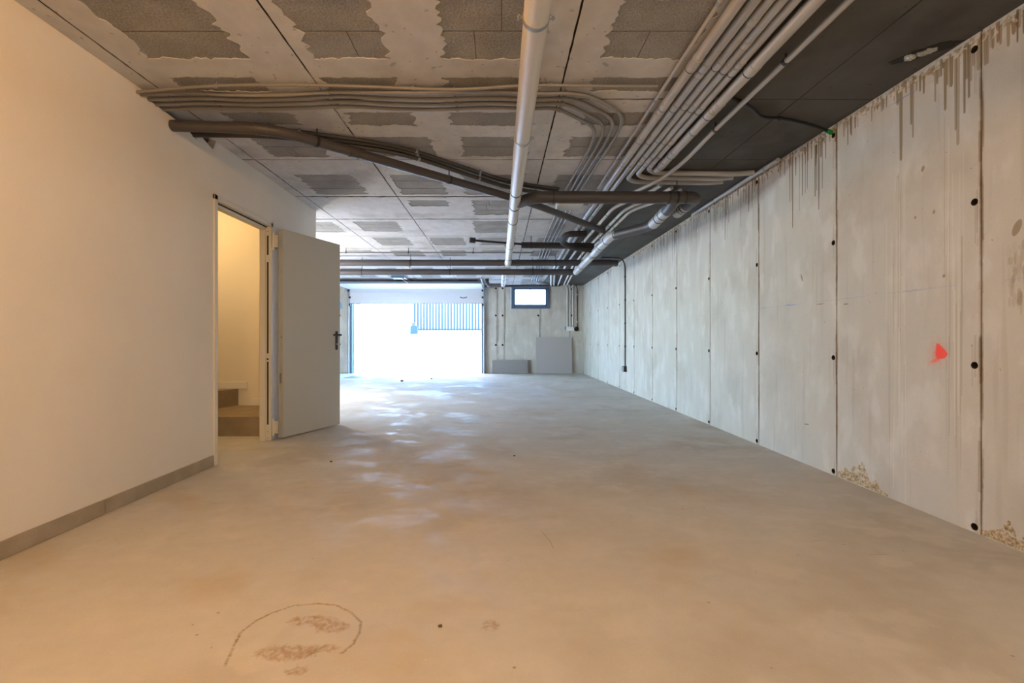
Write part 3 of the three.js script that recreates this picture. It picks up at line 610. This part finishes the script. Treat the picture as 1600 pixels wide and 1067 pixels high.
// four bent conduits: across from the left wall, then turning down the garage
{
  const word = ['outermost', 'second', 'third', 'innermost'];
  for (let i = 0; i < 4; i++) {
    const z = 2.985 + i * 0.066, x = 0.895 - i * 0.052, pts = [P(XL - 0.02, 1.545, z)];
    for (let k = 1; k < 9; k++) pts.push(P(XL + k * 0.31, 1.553 + (k % 3 === 1 ? 0.01 : -0.006), z + (i === 0 ? 0.02 * Math.sin(k * 0.8) : 0.012 * Math.sin(k * 1.1 + i * 0.3))));
    pts.push(P(x - 0.36, 1.556, z), P(x - 0.02, 1.556, z + 0.3), P(x, 1.556, z + 0.62), P(x - 0.06, 1.556, 5.279));
    pipe('bent_conduit', `thin grey conduit sweeping from white wall towards the gate, ${word[i]} of four at the bend`, 'conduit', 'four bent conduits under the ceiling', pts, 0.0125, M.conduit, { bend: 0.16, seg: 10, clips: [0.4, 1.2, 2.0, 2.7], rod: 0.004, clipMat: M.conduit });
  }
}
pipe('loose_conduit', 'single wavy conduit strung from white wall towards the pipe bundle, beside the four bent conduits', 'conduit', null,
  [P(XL - 0.02, 1.54, 2.955), P(-1.75, 1.556, 2.9), P(-1.2, 1.558, 2.9), P(-0.75, 1.556, 2.92), P(-0.3, 1.553, 2.955), P(0.2, 1.558, 2.9), P(0.6, 1.56, 2.92), P(0.98, 1.565, 2.93)], 0.0095, M.conduit, { bend: 0.3, seg: 10, clips: [0.55, 1.1, 1.75, 2.6], rod: 0.004, clipMat: M.conduit });
// junction box and the four conduits that leave it
{
  const b = thing('junction_box', P(0.8, 1.58, 5.4), 'pale rectangular junction box on the ceiling where four thin conduits meet', 'junction box');
  part('box_body', box(0.66, 0.95, 2.515, CEIL, -5.28, -5.56, 0.006), M.whiteBox, b);
  part('box_lid', box(0.667, 0.943, 2.507, 2.516, -5.287, -5.553, 0.003), M.whiteBox, b);
  const word = ['first', 'second', 'third', 'fourth'];
  for (let i = 0; i < 4; i++) pipe('box_conduit', `thin grey conduit running from junction box to the end wall, ${word[i]} from thick drain pipe`, 'conduit', 'four conduits beyond the junction box',
    [P(0.7 + i * 0.055, 1.556, 5.56), P(0.72 + i * 0.055, 1.556, 8), P(0.86 + i * 0.06, 1.556, 12.6), P(1.25 + i * 0.06, 1.556, 13.5)], 0.0125, M.conduit, { seg: 10, clips: [0.8, 2.2, 3.6, 5, 6.4], rod: 0.004, clipMat: M.conduit });
}
// the bundle along the right
{
  const H = (r) => 1.58 - r - 0.006;
  const G = 'grey pipes bundled under the ceiling near concrete wall';
  const cr = [3.70, 4.16, 4.68, 5.17];
  pipe('slim_conduit', 'slim grey conduit at the outer edge of the bundle, nearest the thick drain pipe', 'conduit', G, [P(1.022, H(0.011), -1), P(1.022, H(0.011), 4.9)], 0.011, M.pvc, { seg: 10, clips: [3.2, 4.1, 5.1], rod: 0.005 });
  const far = [[1.092, 0.0285, 'first'], [1.168, 0.0255, 'second']];
  far.forEach(([x, r, w], i) => pipe('bundle_pipe', `grey pipe of the bundle running straight on, ${w} from slim conduit`, 'pipe', G,
    [P(x, H(r), -1), P(x, H(r), 7.2), P(x + 0.04, H(r), 8.5), P(x + 0.12, H(r), 11), P(x + 0.42, H(r), 13.75)], r, M.pvc, { couplings: i ? [3.75, 4.6, 6.5, 7.6] : [3.62, 4.25, 6.3, 7.5], rings: [...cr.map((q) => q + i * 0.02)], socket: 0.07, bend: 0.2, ringMat: M.pvcRing, clips: [2.9, 6.9, 9.5] , clipHalf: 0.008 }));
  const turn = [[1.234, 0.0235, 'third', 4.66, 2.2], [1.294, 0.0235, 'fourth', 4.54, 2.24], [1.353, 0.0235, 'fifth', 4.41, 2.37]];
  turn.forEach(([x, r, w, zt, xe], i) => pipe('bundle_pipe', `grey pipe of the bundle turning off sideways to concrete wall, ${w} from slim conduit`, 'pipe', G,
    [P(x, H(r), -1), P(x, H(r), zt - 0.1), P(x + 0.1, H(r), zt), P(xe - 0.15, H(r) - 0.005, zt + 0.02), P(xe, H(r), zt)], r, M.pvc, { couplings: [3.3 + i * 0.18], rings: cr.map((q) => q + i * 0.03), socket: 0.07, bend: 0.09, clips: [2.9, 5.0], clipHalf: 0.008 }));
  pipe('bundle_pipe', 'wide grey pipe beside the bundle that ends in an elbow up into the slab', 'pipe', G, [P(1.435, 1.535, -1), P(1.435, 1.535, 4.3), P(1.435, 1.58, 4.36)], 0.033, M.pvc, { bend: 0.04, couplings: [4.1, 5.12], rings: [3.72, 4.25, 4.95, 5.2], socket: 0.08, clips: [2.9, 4.5], ringMat: M.dark, clipHalf: 0.008 });
  pipe('curved_conduit', 'slim pale conduit set apart from the bundle, curving behind the side pipes', 'conduit', G, [P(1.6, 1.54, -1), P(1.582, 1.535, 3.5), P(1.56, 1.495, 4.0), P(1.5, 1.487, 4.45), P(1.36, 1.485, 4.78), P(1.3, 1.485, 5.0)], 0.017, M.pvc, { seg: 12, bend: 0.3, clips: [3.62, 4.46], clipMat: M.black, rod: 0.006 });
  // swan-neck conduits that come back from the right behind the cross pipe
  const word = ['first', 'second', 'third'];
  [[1.335, 1.62], [1.49, 1.76], [1.57, 1.88]].forEach(([x, xs], i) => pipe('swan_neck_conduit', `pale swan-neck conduit emerging behind the dark cross pipe, ${word[i]} from the bundle`, 'conduit', 'swan-neck conduits behind the cross pipe',
    [P(xs, 1.545, 4.75 + i * 0.08), P(xs - 0.05, 1.545, 5.05 + i * 0.06), P(x, 1.54, 5.5 + i * 0.08), P(x, 1.54, 8.2), P(x + 0.06, 1.54, 10), P(x + 0.35, 1.545, 13.6 - i * 0.1)], 0.02, M.pvcLight, { bend: 0.18, rings: [1.15 + i * 0.1, 2.1, 3.6], clips: [1.6, 3.0, 5.5], seg: 12 }));
}
// diagonal pipe from the left wall and its companions
pipe('diagonal_pipe', 'dark grey drain pipe crossing the ceiling diagonally from white wall', 'pipe', null,
  [P(XL - 0.03, 1.475, 3.27), P(-1.6, 1.48, 3.33), P(-0.2, 1.492, 4.68), P(0.35, 1.487, 5.18), P(1.34, 1.40, 6.1)], 0.038, M.pvcDark, { bend: 0.2, seg: 18, couplings: [0.62, 1.3], clips: [1.0, 2.25, 3.1], clipMat: M.black });
{
  const pts = (a, b, h) => [P(XL - 0.02, h - 0.03, a), P(-1.7, h, a + 0.08), P(-0.8, h, a + 0.42), P(0.1, h, b), P(0.62, h, b + 0.22)];
  pipe('ceiling_cable', 'dark corrugated cable duct fanning across the ceiling above diagonal pipe, lowest of three', 'cable', 'corrugated ducts by the diagonal pipe', pts(3.5, 4.84, 1.542), 0.02, M.corrugated, { bend: 0.3, seg: 10, clips: [0.8, 1.7, 2.4], rod: 0.004 });
  pipe('ceiling_cable', 'dark corrugated cable duct fanning across the ceiling above diagonal pipe, middle of three', 'cable', 'corrugated ducts by the diagonal pipe', pts(3.44, 4.75, 1.556), 0.014, M.corrugated, { bend: 0.3, seg: 10, clips: [0.8, 1.7, 2.4], rod: 0.004 });
  pipe('ceiling_cable', 'dark corrugated cable duct fanning across the ceiling above diagonal pipe, topmost of three', 'cable', 'corrugated ducts by the diagonal pipe', pts(3.39, 4.68, 1.558), 0.012, M.corrugated, { bend: 0.3, seg: 10, clips: [0.8, 1.7, 2.4], rod: 0.004 });
}
// thick cross pipe from the drain pipe to the right, with its return
pipe('cross_pipe', 'thick dark cross pipe branching off the drain pipe, bending back near concrete wall', 'pipe', null,
  [P(0.2, 1.38, 4.78), P(0.34, 1.38, 4.6), P(1.925, 1.375, 4.6), P(1.915, 1.37, 4.78), P(1.91, 1.36, 5.06)], 0.058, M.pvcDark,
  { bend: 0.1, seg: 24, rings: [0.4, 1.52, 1.68], clips: [1.6], clipMat: M.black, ringMat: M.insulation });
{
  const t = scene.children[scene.children.length - 1];
  part('end_sleeve', sweep([P(1.914, 1.368, 4.84), P(1.909, 1.36, 5.08)], 0.061, 22), M.pvc, t, 'pale grey sleeve at the end of the dark pipe');
  for (const z of [4.88, 4.94, 5.0]) piece('sleeve_ring', sweep([P(1.912, 1.367, z), P(1.912, 1.366, z + 0.014)], 0.064, 22), M.black, t);
  const br = rounded([P(1.72, 1.37, 4.6), P(1.72, 1.325, 4.74), P(1.725, 1.285, 5.36), P(1.43, 1.285, 5.84)], 0.1);
  const b = part('branch_run', sweep(br, 0.055, 24), M.pvcDark, t);
  part('branch_sleeve', sweep([P(1.7205, 1.320, 4.86), P(1.7245, 1.29, 5.3)], 0.0585, 24), M.pvc, b, 'pale grey straight sleeve of the branch');
  for (const z of [4.98, 5.1]) piece('sleeve_ring', sweep([P(1.7225, 1.32 - (z - 4.86) * 0.068, z), P(1.7225, 1.32 - (z - 4.846) * 0.068, z + 0.014)], 0.0615, 24), M.black, b);
}
pipe('side_run_pipe', 'pale drain pipe running on lengthwise from oblique elbow to rear cross pipe', 'pipe', null,
  [P(1.45, 1.288, 5.81), P(1.395, 1.288, 5.92), P(1.475, 1.29, 9.1)], 0.058, M.pvc, { seg: 24, bend: 0.08, rings: [0.35, 0.75, 1.35, 1.45, 2.5], clips: [0.9, 2.6], ringMat: M.insulation });
pipe('corner_conduit', 'pale conduit tucked in the corner between slab and concrete wall', 'conduit', null, [P(2.415, 1.552, 4.1), P(2.41, 1.552, 5.9)], 0.02, M.pvc, { clips: [0.2, 1.2], seg: 12 });
// rear cross pipes
pipe('rear_cross_pipe', 'dark grey cross pipe spanning the rear ceiling, the one the drain pipe meets', 'pipe', 'rear cross pipes', [P(-5.55, 1.425, 8.83), P(2.1, 1.425, 8.83), P(2.2, 1.42, 8.86)], 0.06, M.pvcDark, { seg: 20, rings: [5.55, 5.9, 7.6], ringHalf: 0.03, ringMat: M.pvcDark, clips: [2.5, 3.9, 6.6], clipMat: M.black });
pipe('rear_cross_pipe', 'dark grey cross pipe spanning the rear ceiling, the one closest to garage opening', 'pipe', 'rear cross pipes', [P(-5.55, 1.30, 9.16), P(1.53, 1.30, 9.16)], 0.06, M.pvcDark, { seg: 20, rings: [6.4, 6.9], ringHalf: 0.04, ringMat: M.pvcDark, clips: [2.9, 4.6, 6.2], clipMat: M.black });
pipe('thin_rail', 'thin grey conduit hung on short rods in front of the rear cross pipes', 'conduit', null, [P(-5.5, 1.5, 8.2), P(0.6, 1.5, 8.2)], 0.013, M.conduit, { seg: 10, clips: [2.85, 3.93, 5.05], clipMat: M.black });
{
  const b = thing('sensor_box', P(-1.75, 1.36, 8.9), 'small pale square box clipped between the two rear cross pipes', 'box');
  part('box_body', box(-1.78, -1.7, 2.36, 2.43, -8.889, -9.07, 0.006), M.whiteBox, b);
}
pipe('insulated_pipe', 'black sleeved pipe across ceiling with thin capped end reaching past the drain pipe', 'pipe', null, [P(0.34, 1.44, 7.25), P(1.45, 1.43, 7.27)], 0.047, M.insulation, { seg: 20, clips: [0.15, 0.95], clipMat: M.black });
{
  const t = scene.children[scene.children.length - 1];
  part('thin_end', sweep([P(-0.37, 1.48, 7.1), P(0.36, 1.455, 7.25)], 0.017, 12), M.black, t);
  part('end_cap', sweep([P(-0.44, 1.482, 7.08), P(-0.36, 1.48, 7.1)], 0.042, 16), M.black, t);
}
pipe('looped_pipe', 'black sleeved pipe bent in a loop that joins the lengthwise side drain', 'pipe', null, [P(1.2, 1.45, 6.52), P(0.92, 1.45, 6.52), P(0.9, 1.40, 6.86), P(1.08, 1.355, 7.0), P(1.385, 1.325, 7.04)], 0.042, M.insulation, { seg: 18, bend: 0.12, clips: [0.1], clipMat: M.black, rings: [0.85], ringMat: M.black });
pipe('rear_drain_pipe', 'short pale drain pipe past the rear cross pipes, ending over the end wall', 'pipe', null, [P(0.1, 1.40, 9.7), P(0.1, 1.40, 12.2)], 0.055, M.pvcLight, { seg: 20, rings: [1.2, 2.3], clips: [0.6, 2.0] });
pipe('rear_branch_pipe', 'dark pipe elbowing sideways from short rear drain pipe towards garage opening', 'pipe', null, [P(0.1, 1.40, 12.26), P(0.0, 1.40, 12.3), P(-0.3, 1.40, 12.33), P(-0.32, 1.57, 12.34)], 0.05, M.pvcDark, { seg: 16, bend: 0.08, rings: [0.3], ringMat: M.black });
pipe('end_wall_pipe', 'dark pipe lying along the top of end wall above small window', 'pipe', null, [P(-0.5, 1.5, 13.45), P(0.3, 1.52, 13.5), P(1.75, 1.545, 13.55)], 0.035, M.insulation, { seg: 14, clips: [0.4, 1.7], clipMat: M.black });

// ---------------------------------------------------------------- cables on walls
{
  const c = pipe('green_tipped_cable', 'black cable drooping from the bundle to concrete wall, ending in green tip', 'cable', null,
    [P(1.5, 1.572, 3.08), P(1.66, 1.558, 3.15), P(1.84, 1.556, 3.33), P(2.0, 1.566, 3.36), P(2.15, 1.562, 3.4), P(2.3, 1.545, 3.44), P(2.42, 1.535, 3.49)], 0.011, M.cable, { seg: 10, bend: 0.1, runName: 'cable_run', clips: [0.58], clipMat: M.black });
  part('green_tip', cyl(P(2.41, 1.535, 3.487), P(2.463, 1.528, 3.505), 0.014, 12, 0.017), M.green, c, 'bright green plastic tip');
}
{
  const t = pipe('wall_conduit', 'grey conduit dropping down concrete wall from the ceiling to an outlet', 'conduit', null, [P(1.95, 1.562, 9.08), P(2.36, 1.562, 9.12), P(2.445, 1.45, 9.2), P(2.445, -0.52, 9.2)], 0.013, M.pvcDark, { seg: 10, bend: 0.12 });
  for (const h of [1.2, 0.75, 0.3, -0.15]) piece('conduit_clip', box(2.43, 2.462, 1 + h, 1 + h + 0.025, -9.18, -9.22, 0.003), M.black, t);
  const o = thing('wall_outlet', V(XR, 0.42, -9.2), 'dark square socket box low on concrete wall under the conduit', 'socket');
  part('socket_body', box(2.405, 2.462, 0.37, 0.48, -9.13, -9.26, 0.008), M.black, o);
  part('socket_plate', box(2.4, 2.407, 0.385, 0.465, -9.15, -9.24, 0.003), M.label, o);
  part('side_box', box(2.42, 2.462, 0.38, 0.47, -9.27, -9.36, 0.006), M.pvcDark, o);
}
{
  const word = ['first', 'second', 'third'];
  [2.0, 2.085, 2.165].forEach((x, i) => pipe('riser_conduit', `white conduit running up end wall from pale switch box, ${word[i]} from the window`, 'conduit', 'white conduits on the end wall',
    [P(x - 0.12 + i * 0.04, 1.56, 13.6), P(x - 0.04, 1.545, 13.84), P(x, 1.45, 13.93), P(x, 0.372, 13.93)], 0.016, M.whiteBox, { seg: 10, bend: 0.08 }));
  const b = thing('switch_box', V(2.08, 1.3, -13.9), 'pale switch box under the three white conduits on end wall', 'switch');
  part('switch_body', box(1.97, 2.2, 1.24, 1.37, -13.89, -13.957, 0.008), M.whiteBox, b);
  part('tape_scrap', box(1.93, 1.975, 1.27, 1.38, -13.93, -13.957, 0.004), M.blueTape, b, 'scrap of blue tape');
  part('switch_rocker', box(2.03, 2.14, 1.265, 1.345, -13.883, -13.892, 0.003), M.whitePlain, b);
  pipe('black_riser', 'black cable conduit down end wall corner ending at round black box', 'conduit', null, [P(2.2, 1.56, 13.6), P(2.29, 1.5, 13.9), P(2.295, 1.4, 13.935), P(2.295, 0.36, 13.935)], 0.013, M.cable, { seg: 10, bend: 0.06, rings: [0.5, 1.3], ringMat: M.whiteBox, ringHalf: 0.02 });
  const k = thing('round_box', V(2.28, 1.3, -13.93), 'round black junction box on end wall beside pale switch box', 'junction box');
  part('box_body', cyl(V(2.27, 1.3, -13.958), V(2.27, 1.3, -13.9), 0.065, 22), M.black, k);
  part('box_lid', cyl(V(2.27, 1.3, -13.9), V(2.27, 1.3, -13.89), 0.055, 22, 0.045), M.cable, k);
}

// ---------------------------------------------------------------- window in the end wall
{
  const w = thing('window_1', V(0.915, 1.9, -ZB), 'small high window with blue-grey frame in the concrete end wall', 'window', null, 'structure');
  const z0 = -13.9, z1 = -14.0, X0 = 0.352, X1 = 1.478, Y0 = 1.902, Y1 = 2.575, f = 0.075;
  part('window_frame', [box(X0, X1, Y0, Y0 + f, z0, z1, 0.004), box(X0, X1, Y1 - f, Y1, z0, z1, 0.004), box(X0, X0 + f, Y0 + f, Y1 - f, z0, z1, 0.004), box(X1 - f, X1, Y0 + f, Y1 - f, z0, z1, 0.004)], M.blueFrame, w);
  const a = f + 0.002, b = 0.042, q0 = -13.92, q1 = -13.98;
  part('window_sash', [box(X0 + a, X1 - a, Y0 + a, Y0 + a + b, q0, q1, 0.004), box(X0 + a, X1 - a, Y1 - a - b, Y1 - a, q0, q1, 0.004), box(X0 + a, X0 + a + b, Y0 + a, Y1 - a, q0, q1, 0.004), box(X1 - a - b, X1 - a, Y0 + a, Y1 - a, q0, q1, 0.004)], M.blueFrame, w);
  part('window_pane', new THREE.PlaneGeometry(X1 - X0 - 2 * (a + b), Y1 - Y0 - 2 * (a + b)).translate((X0 + X1) / 2, (Y0 + Y1) / 2, -13.95), M.glass, w);
  part('window_handle', [box(0.905, 0.925, Y1 - a - b - 0.075, Y1 - a - 0.012, q0 + 0.02, q0, 0.004), box(0.895, 0.935, Y1 - a - 0.035, Y1 - a - 0.008, q0 + 0.008, q0, 0.003)], M.black, w);
}

// ---------------------------------------------------------------- garage door, partly rolled up
{
  const d = thing('garage_door', V(-2.4, 0, -13.7), 'white ribbed sectional garage door rolled up under the ceiling on curved tracks', 'garage door');
  const X0 = -4.36, X1 = -0.47;
  const panel = (h, ribs) => {                                       // section in its own plane: x across, y up to h, 4 cm thick
    const g = [new RoundedBoxGeometry(X1 - X0, h, 0.036, 2, 0.006).translate((X0 + X1) / 2, h / 2, 0)];
    for (let k = 1; k < ribs; k++) g.push(new RoundedBoxGeometry(X1 - X0 - 0.02, h / ribs * 0.8, 0.006, 1, 0.002).translate((X0 + X1) / 2, h * k / ribs, 0.018));
    return mergeGeometries(g.map((q) => (q.index ? q.toNonIndexed() : q)));
  };
  const bottom = piece('door_section', panel(0.31, 6).translate(0, 2.05, -13.84), M.doorPanel, d);
  part('pull_handle', sweep(rounded([V(-1.13, 2.235, -13.815), V(-1.13, 2.225, -13.77), V(-1.09, 2.205, -13.76), V(-0.99, 2.205, -13.76), V(-0.95, 2.225, -13.77), V(-0.95, 2.235, -13.815)], 0.03), 0.011, 10), M.black, bottom, 'dark curved pull handle');
  part('bottom_seal', box(X0, X1, 2.035, 2.052, -13.825, -13.855, 0.004), M.grate, bottom);
  piece('door_section', panel(0.2, 4).rotateX(0.75).translate(0, 2.365, -13.83), M.doorPanel, d);
  for (const z of [13.68, 13.22, 12.76]) piece('door_section', panel(0.445, 8).rotateX(Math.PI / 2 ).translate(0, 2.47, -z), M.doorPanel, d);
  part('top_seal', box(X0, X1, 2.445, 2.5, -12.29, -12.318, 0.004), M.grate, d);
  for (const x of [-4.37, -0.47]) {
    const out = x < -2 ? -1 : 1;
    const line = rounded([V(x + out * 0.03, 0.0, -13.83), V(x + out * 0.03, 2.36, -13.83), V(x + out * 0.03, 2.50, -13.55), V(x + out * 0.03, 2.50, -11.6)], 0.22);
    piece('door_track', sweep(line, 0.028, 8), M.galv, d);
    piece('track_cover', box(x - 0.012 + (out < 0 ? 0 : -0.02), x + 0.06 * 1 + (out < 0 ? 0 : -0.03), 0, 2.05, -13.86, -13.955, 0.004), M.blueFrame, d);
    piece('track_hanger', cyl(V(x + out * 0.03, 2.52, -12.0), V(x + out * 0.03, CEIL, -12.0), 0.01, 8), M.galv, d);
    for (let k = 0; k < 5; k++) { const [c] = along(line, 2.0 + k * 0.22); piece('track_roller', cyl(c.clone().add(V(-out * 0.02, 0, 0.03)), c.clone().add(V(-out * 0.07, 0, 0.03)), 0.03, 12), M.black, d); }
  }
  const o = thing('door_opener', V(-2.55, CEIL, -11.2), 'small dark garage door motor hung from ceiling with rail to the door', 'motor');
  part('motor_body', box(-2.5, -2.26, 2.42, CEIL - 0.028, -10.95, -11.25, 0.012), M.blueFrame, o);
  part('motor_bracket', box(-2.46, -2.3, CEIL - 0.031, CEIL + 0.001, -11.0, -11.2), M.galv, o);
  part('motor_rail', box(-2.4, -2.36, 2.53, 2.558, -11.2, -13.4, 0.004), M.galv, o);
  part('pull_cord', cyl(V(-2.3, 2.43, -11.25), V(-2.2, 2.35, -11.4), 0.006, 6), M.whiteBox, o);
}

// ---------------------------------------------------------------- things on the floor
{
  const g = thing('floor_grate', V(-3.7, 0, -12.5), 'flat grey drain cover set in the floor before the garage opening', 'drain');
  part('grate_frame', [box(-4.0, -3.42, 0, 0.006, -12.15, -12.18), box(-4.0, -3.42, 0, 0.006, -12.82, -12.85), box(-4.0, -3.97, 0, 0.006, -12.18, -12.82), box(-3.45, -3.42, 0, 0.006, -12.18, -12.82)], M.grate, g);
  part('grate_cover', box(-3.967, -3.453, 0, 0.004, -12.183, -12.817), M.grate, g);
  const lean = (x0, x1, h, t, z, tilt) => new RoundedBoxGeometry(x1 - x0, h, t, 1, 0.004).translate((x0 + x1) / 2, h / 2, t / 2).rotateX(-tilt).translate(0, 0.001, z);
  const b = part('leaning_board', lean(1.09, 2.13, 1.06, 0.02, -13.84, 0.075), M.board, null); tag(b, 'large square grey board leaning on end wall below the window', 'board');
  const c = part('low_board', lean(-0.2, 0.84, 0.38, 0.05, -13.86, 0.05), M.boardDark, null); tag(c, 'long low grey board leaning on end wall beside garage opening', 'board');
  const e = part('low_board', lean(-0.13, 0.91, 0.395, 0.03, -13.925, 0.02), M.board, null); tag(e, 'paler low board tucked behind the dark low board at end wall', 'board');
}
{
  const bits = [[-0.205, 2.24 / 1.36, 0.006, 'tiny dark crumb lying in front of the drawn loop'], [-1.37, 3.86, 0.008, 'brown crumb of dirt on the floor near the open door'], [0.13, 4.05, 0.007, 'brown crumb on the floor in middle of the garage'], [-2.3, 11.2, 0.03, 'dark pebble on the glossy floor before garage opening'], [-1.7, 11.9, 0.018, 'small dark pebble on the floor close to garage opening']];
  for (const [x, z, r, label] of bits) { const g = new THREE.DodecahedronGeometry(r, 1).scale(1.3, 0.7, 1); const p = g.attributes.position; for (let i = 0; i < p.count; i++) { const k = 1 + noise2(p.getX(i) / r * 1.3 + x, p.getZ(i) / r * 1.3) * 0.2; p.setXYZ(i, p.getX(i) * k, p.getY(i) * k, p.getZ(i) * k); } g.computeVertexNormals(); tag(part('pebble', g.translate(x, r * 0.6, -z), M.stone, null), label, 'pebble'); }
}

// ---------------------------------------------------------------- outdoors: ramp, retaining wall, slatted gate
{
  const s = new THREE.Shape([[14.15, -0.3], [14.15, -0.005], [15.2, 0.03], [24.8, 1.40], [26, 1.42], [70, 1.45], [70, -0.3]].map(([z, y]) => new THREE.Vector2(z, y)));
  const g = new THREE.ExtrudeGeometry(s, { depth: 40, bevelEnabled: false }).rotateY(Math.PI / 2).translate(-20, 0, 0);
  const r = part('driveway', g, M.paving, null); tag(r, 'pale concrete driveway ramp climbing from garage opening to the gate', 'driveway', null, 'structure');
  const w = new THREE.Shape([[-4.16, 14.2], [-4.5, 24.6], [-4.75, 24.6], [-4.41, 14.2]].map(([x, z]) => new THREE.Vector2(x, z)));
  const wg = new THREE.ExtrudeGeometry(w, { depth: 4.6, bevelEnabled: false }).rotateX(-Math.PI / 2).translate(0, -0.1, 0);
  const rw = part('wall_ramp', wg, M.whiteWall, null); tag(rw, 'tall white retaining wall along the side of the driveway', 'wall', null, 'structure');
  const gt = thing('slatted_gate', V(-2.8, 1.42, -25), 'grey metal gate of upright slats at the top of the driveway', 'gate');
  for (let k = 0; k < 22; k++) piece('slat', box(-4.5 + k * 0.16, -4.5 + k * 0.16 + 0.095, 1.46, 3.55, -24.98, -25.01, 0.004), M.gate, gt);
  part('bottom_rail', box(-4.55, -0.95, 1.5, 1.56, -25.012, -25.05, 0.004), M.gate, gt);
  part('top_rail', box(-4.55, -0.95, 3.4, 3.46, -25.012, -25.05, 0.004), M.gate, gt);
  const gp = part('gate_pillar', box(-0.94, 3.0, 1.3, 3.9, -24.9, -25.2, 0.01), M.whiteWall, null); tag(gp, 'white wall pier beside the slatted gate', 'wall', null, 'structure');
  const fa = thing('facade', V(-4, 1.4, -36), 'plain grey house front across the street, seen between the gate slats', 'house', null, 'structure');
  part('facade_wall', box(-16, 9, 1.3, 8, -36, -36.4), M.farWall, fa);
  part('facade_roof', box(-16.5, 9.5, 8, 8.25, -35.6, -41), M.pvcDark, fa);
  const m = thing('meter_cabinet', V(-4.4, 1.25, -23.9), 'grey utility cabinet at the foot of white wall beside slatted gate', 'cabinet');
  part('cabinet_body', box(-4.47, -4.12, 1.24, 1.68, -23.8, -24.1, 0.01), M.gate, m);
  part('cabinet_door', box(-4.45, -4.14, 1.28, 1.66, -23.785, -23.802, 0.006), M.gate, m);
  const m2 = thing('intercom_box', V(-4.45, 1.7, -24.4), 'small tan box on white wall end above the utility cabinet', 'box');
  part('box_body', box(-4.56, -4.3, 1.62, 1.87, -24.3, -24.5, 0.01), M.stone, m2);
}

// ---------------------------------------------------------------- lamps (outside the picture)
function bulkhead(name, label, x, y, z, color, power, r = 0.12) {
  const t = thing(name, V(x, y, z), label, 'lamp');
  part('lamp_base', cyl(V(x, y, z), V(x, y - 0.03, z), r * 1.08, 26), M.whitePlain, t);
  const glow = new THREE.MeshStandardMaterial({ color: 0xffffff, emissive: color, emissiveIntensity: 3 });
  const dome = new THREE.SphereGeometry(r, 24, 12, 0, Math.PI * 2, 0, Math.PI / 2).rotateX(Math.PI).scale(1, 0.5, 1).translate(x, y - 0.03, z);
  part('lamp_diffuser', dome, glow, t);
  const l = new THREE.PointLight(color, power);
  l.position.set(0, -0.03 - r * 0.5 - 0.06, 0);
  l.castShadow = true; l.shadow.radius = 5; l.shadow.mapSize.set(1024, 1024);
  t.add(l);
}
bulkhead('ceiling_lamp', 'round warm ceiling lamp above the viewer near white wall', -0.9, CEIL, -0.55, 0xffbd70, LAMP_NEAR);
bulkhead('ceiling_lamp', 'round warm ceiling lamp at the back of the garage', 0.9, CEIL, 1.6, 0xfff0de, LAMP_REAR);
{
  const t = thing('bay_lamp', V(-4.1, CEIL, -8.0), 'white globe lamp hanging on a cord in the bay hidden past the stairwell', 'lamp');
  part('lamp_cord', cyl(V(-4.1, CEIL, -8), V(-4.1, 1.6, -8), 0.006, 8), M.cable, t);
  part('lamp_globe', new THREE.SphereGeometry(0.12, 24, 16).translate(-4.1, 1.5, -8), new THREE.MeshStandardMaterial({ color: 0xffffff, emissive: 0xfff6ea, emissiveIntensity: 3 }), t);
  const l = new THREE.PointLight(0xfff6ea, LAMP_BAY);
  l.position.set(0, 1.5 - CEIL, 0); l.castShadow = true; l.shadow.radius = 6; l.shadow.mapSize.set(1024, 1024);
  t.add(l);
}
bulkhead('stair_lamp', 'round warm ceiling lamp inside the stairwell', -3.4, CEIL, -4.9, 0xffd596, LAMP_STAIR, 0.1);

scene.traverse((o) => { if (o.isMesh) { o.castShadow = o.receiveShadow = true; } });
renderer.render(scene, camera);
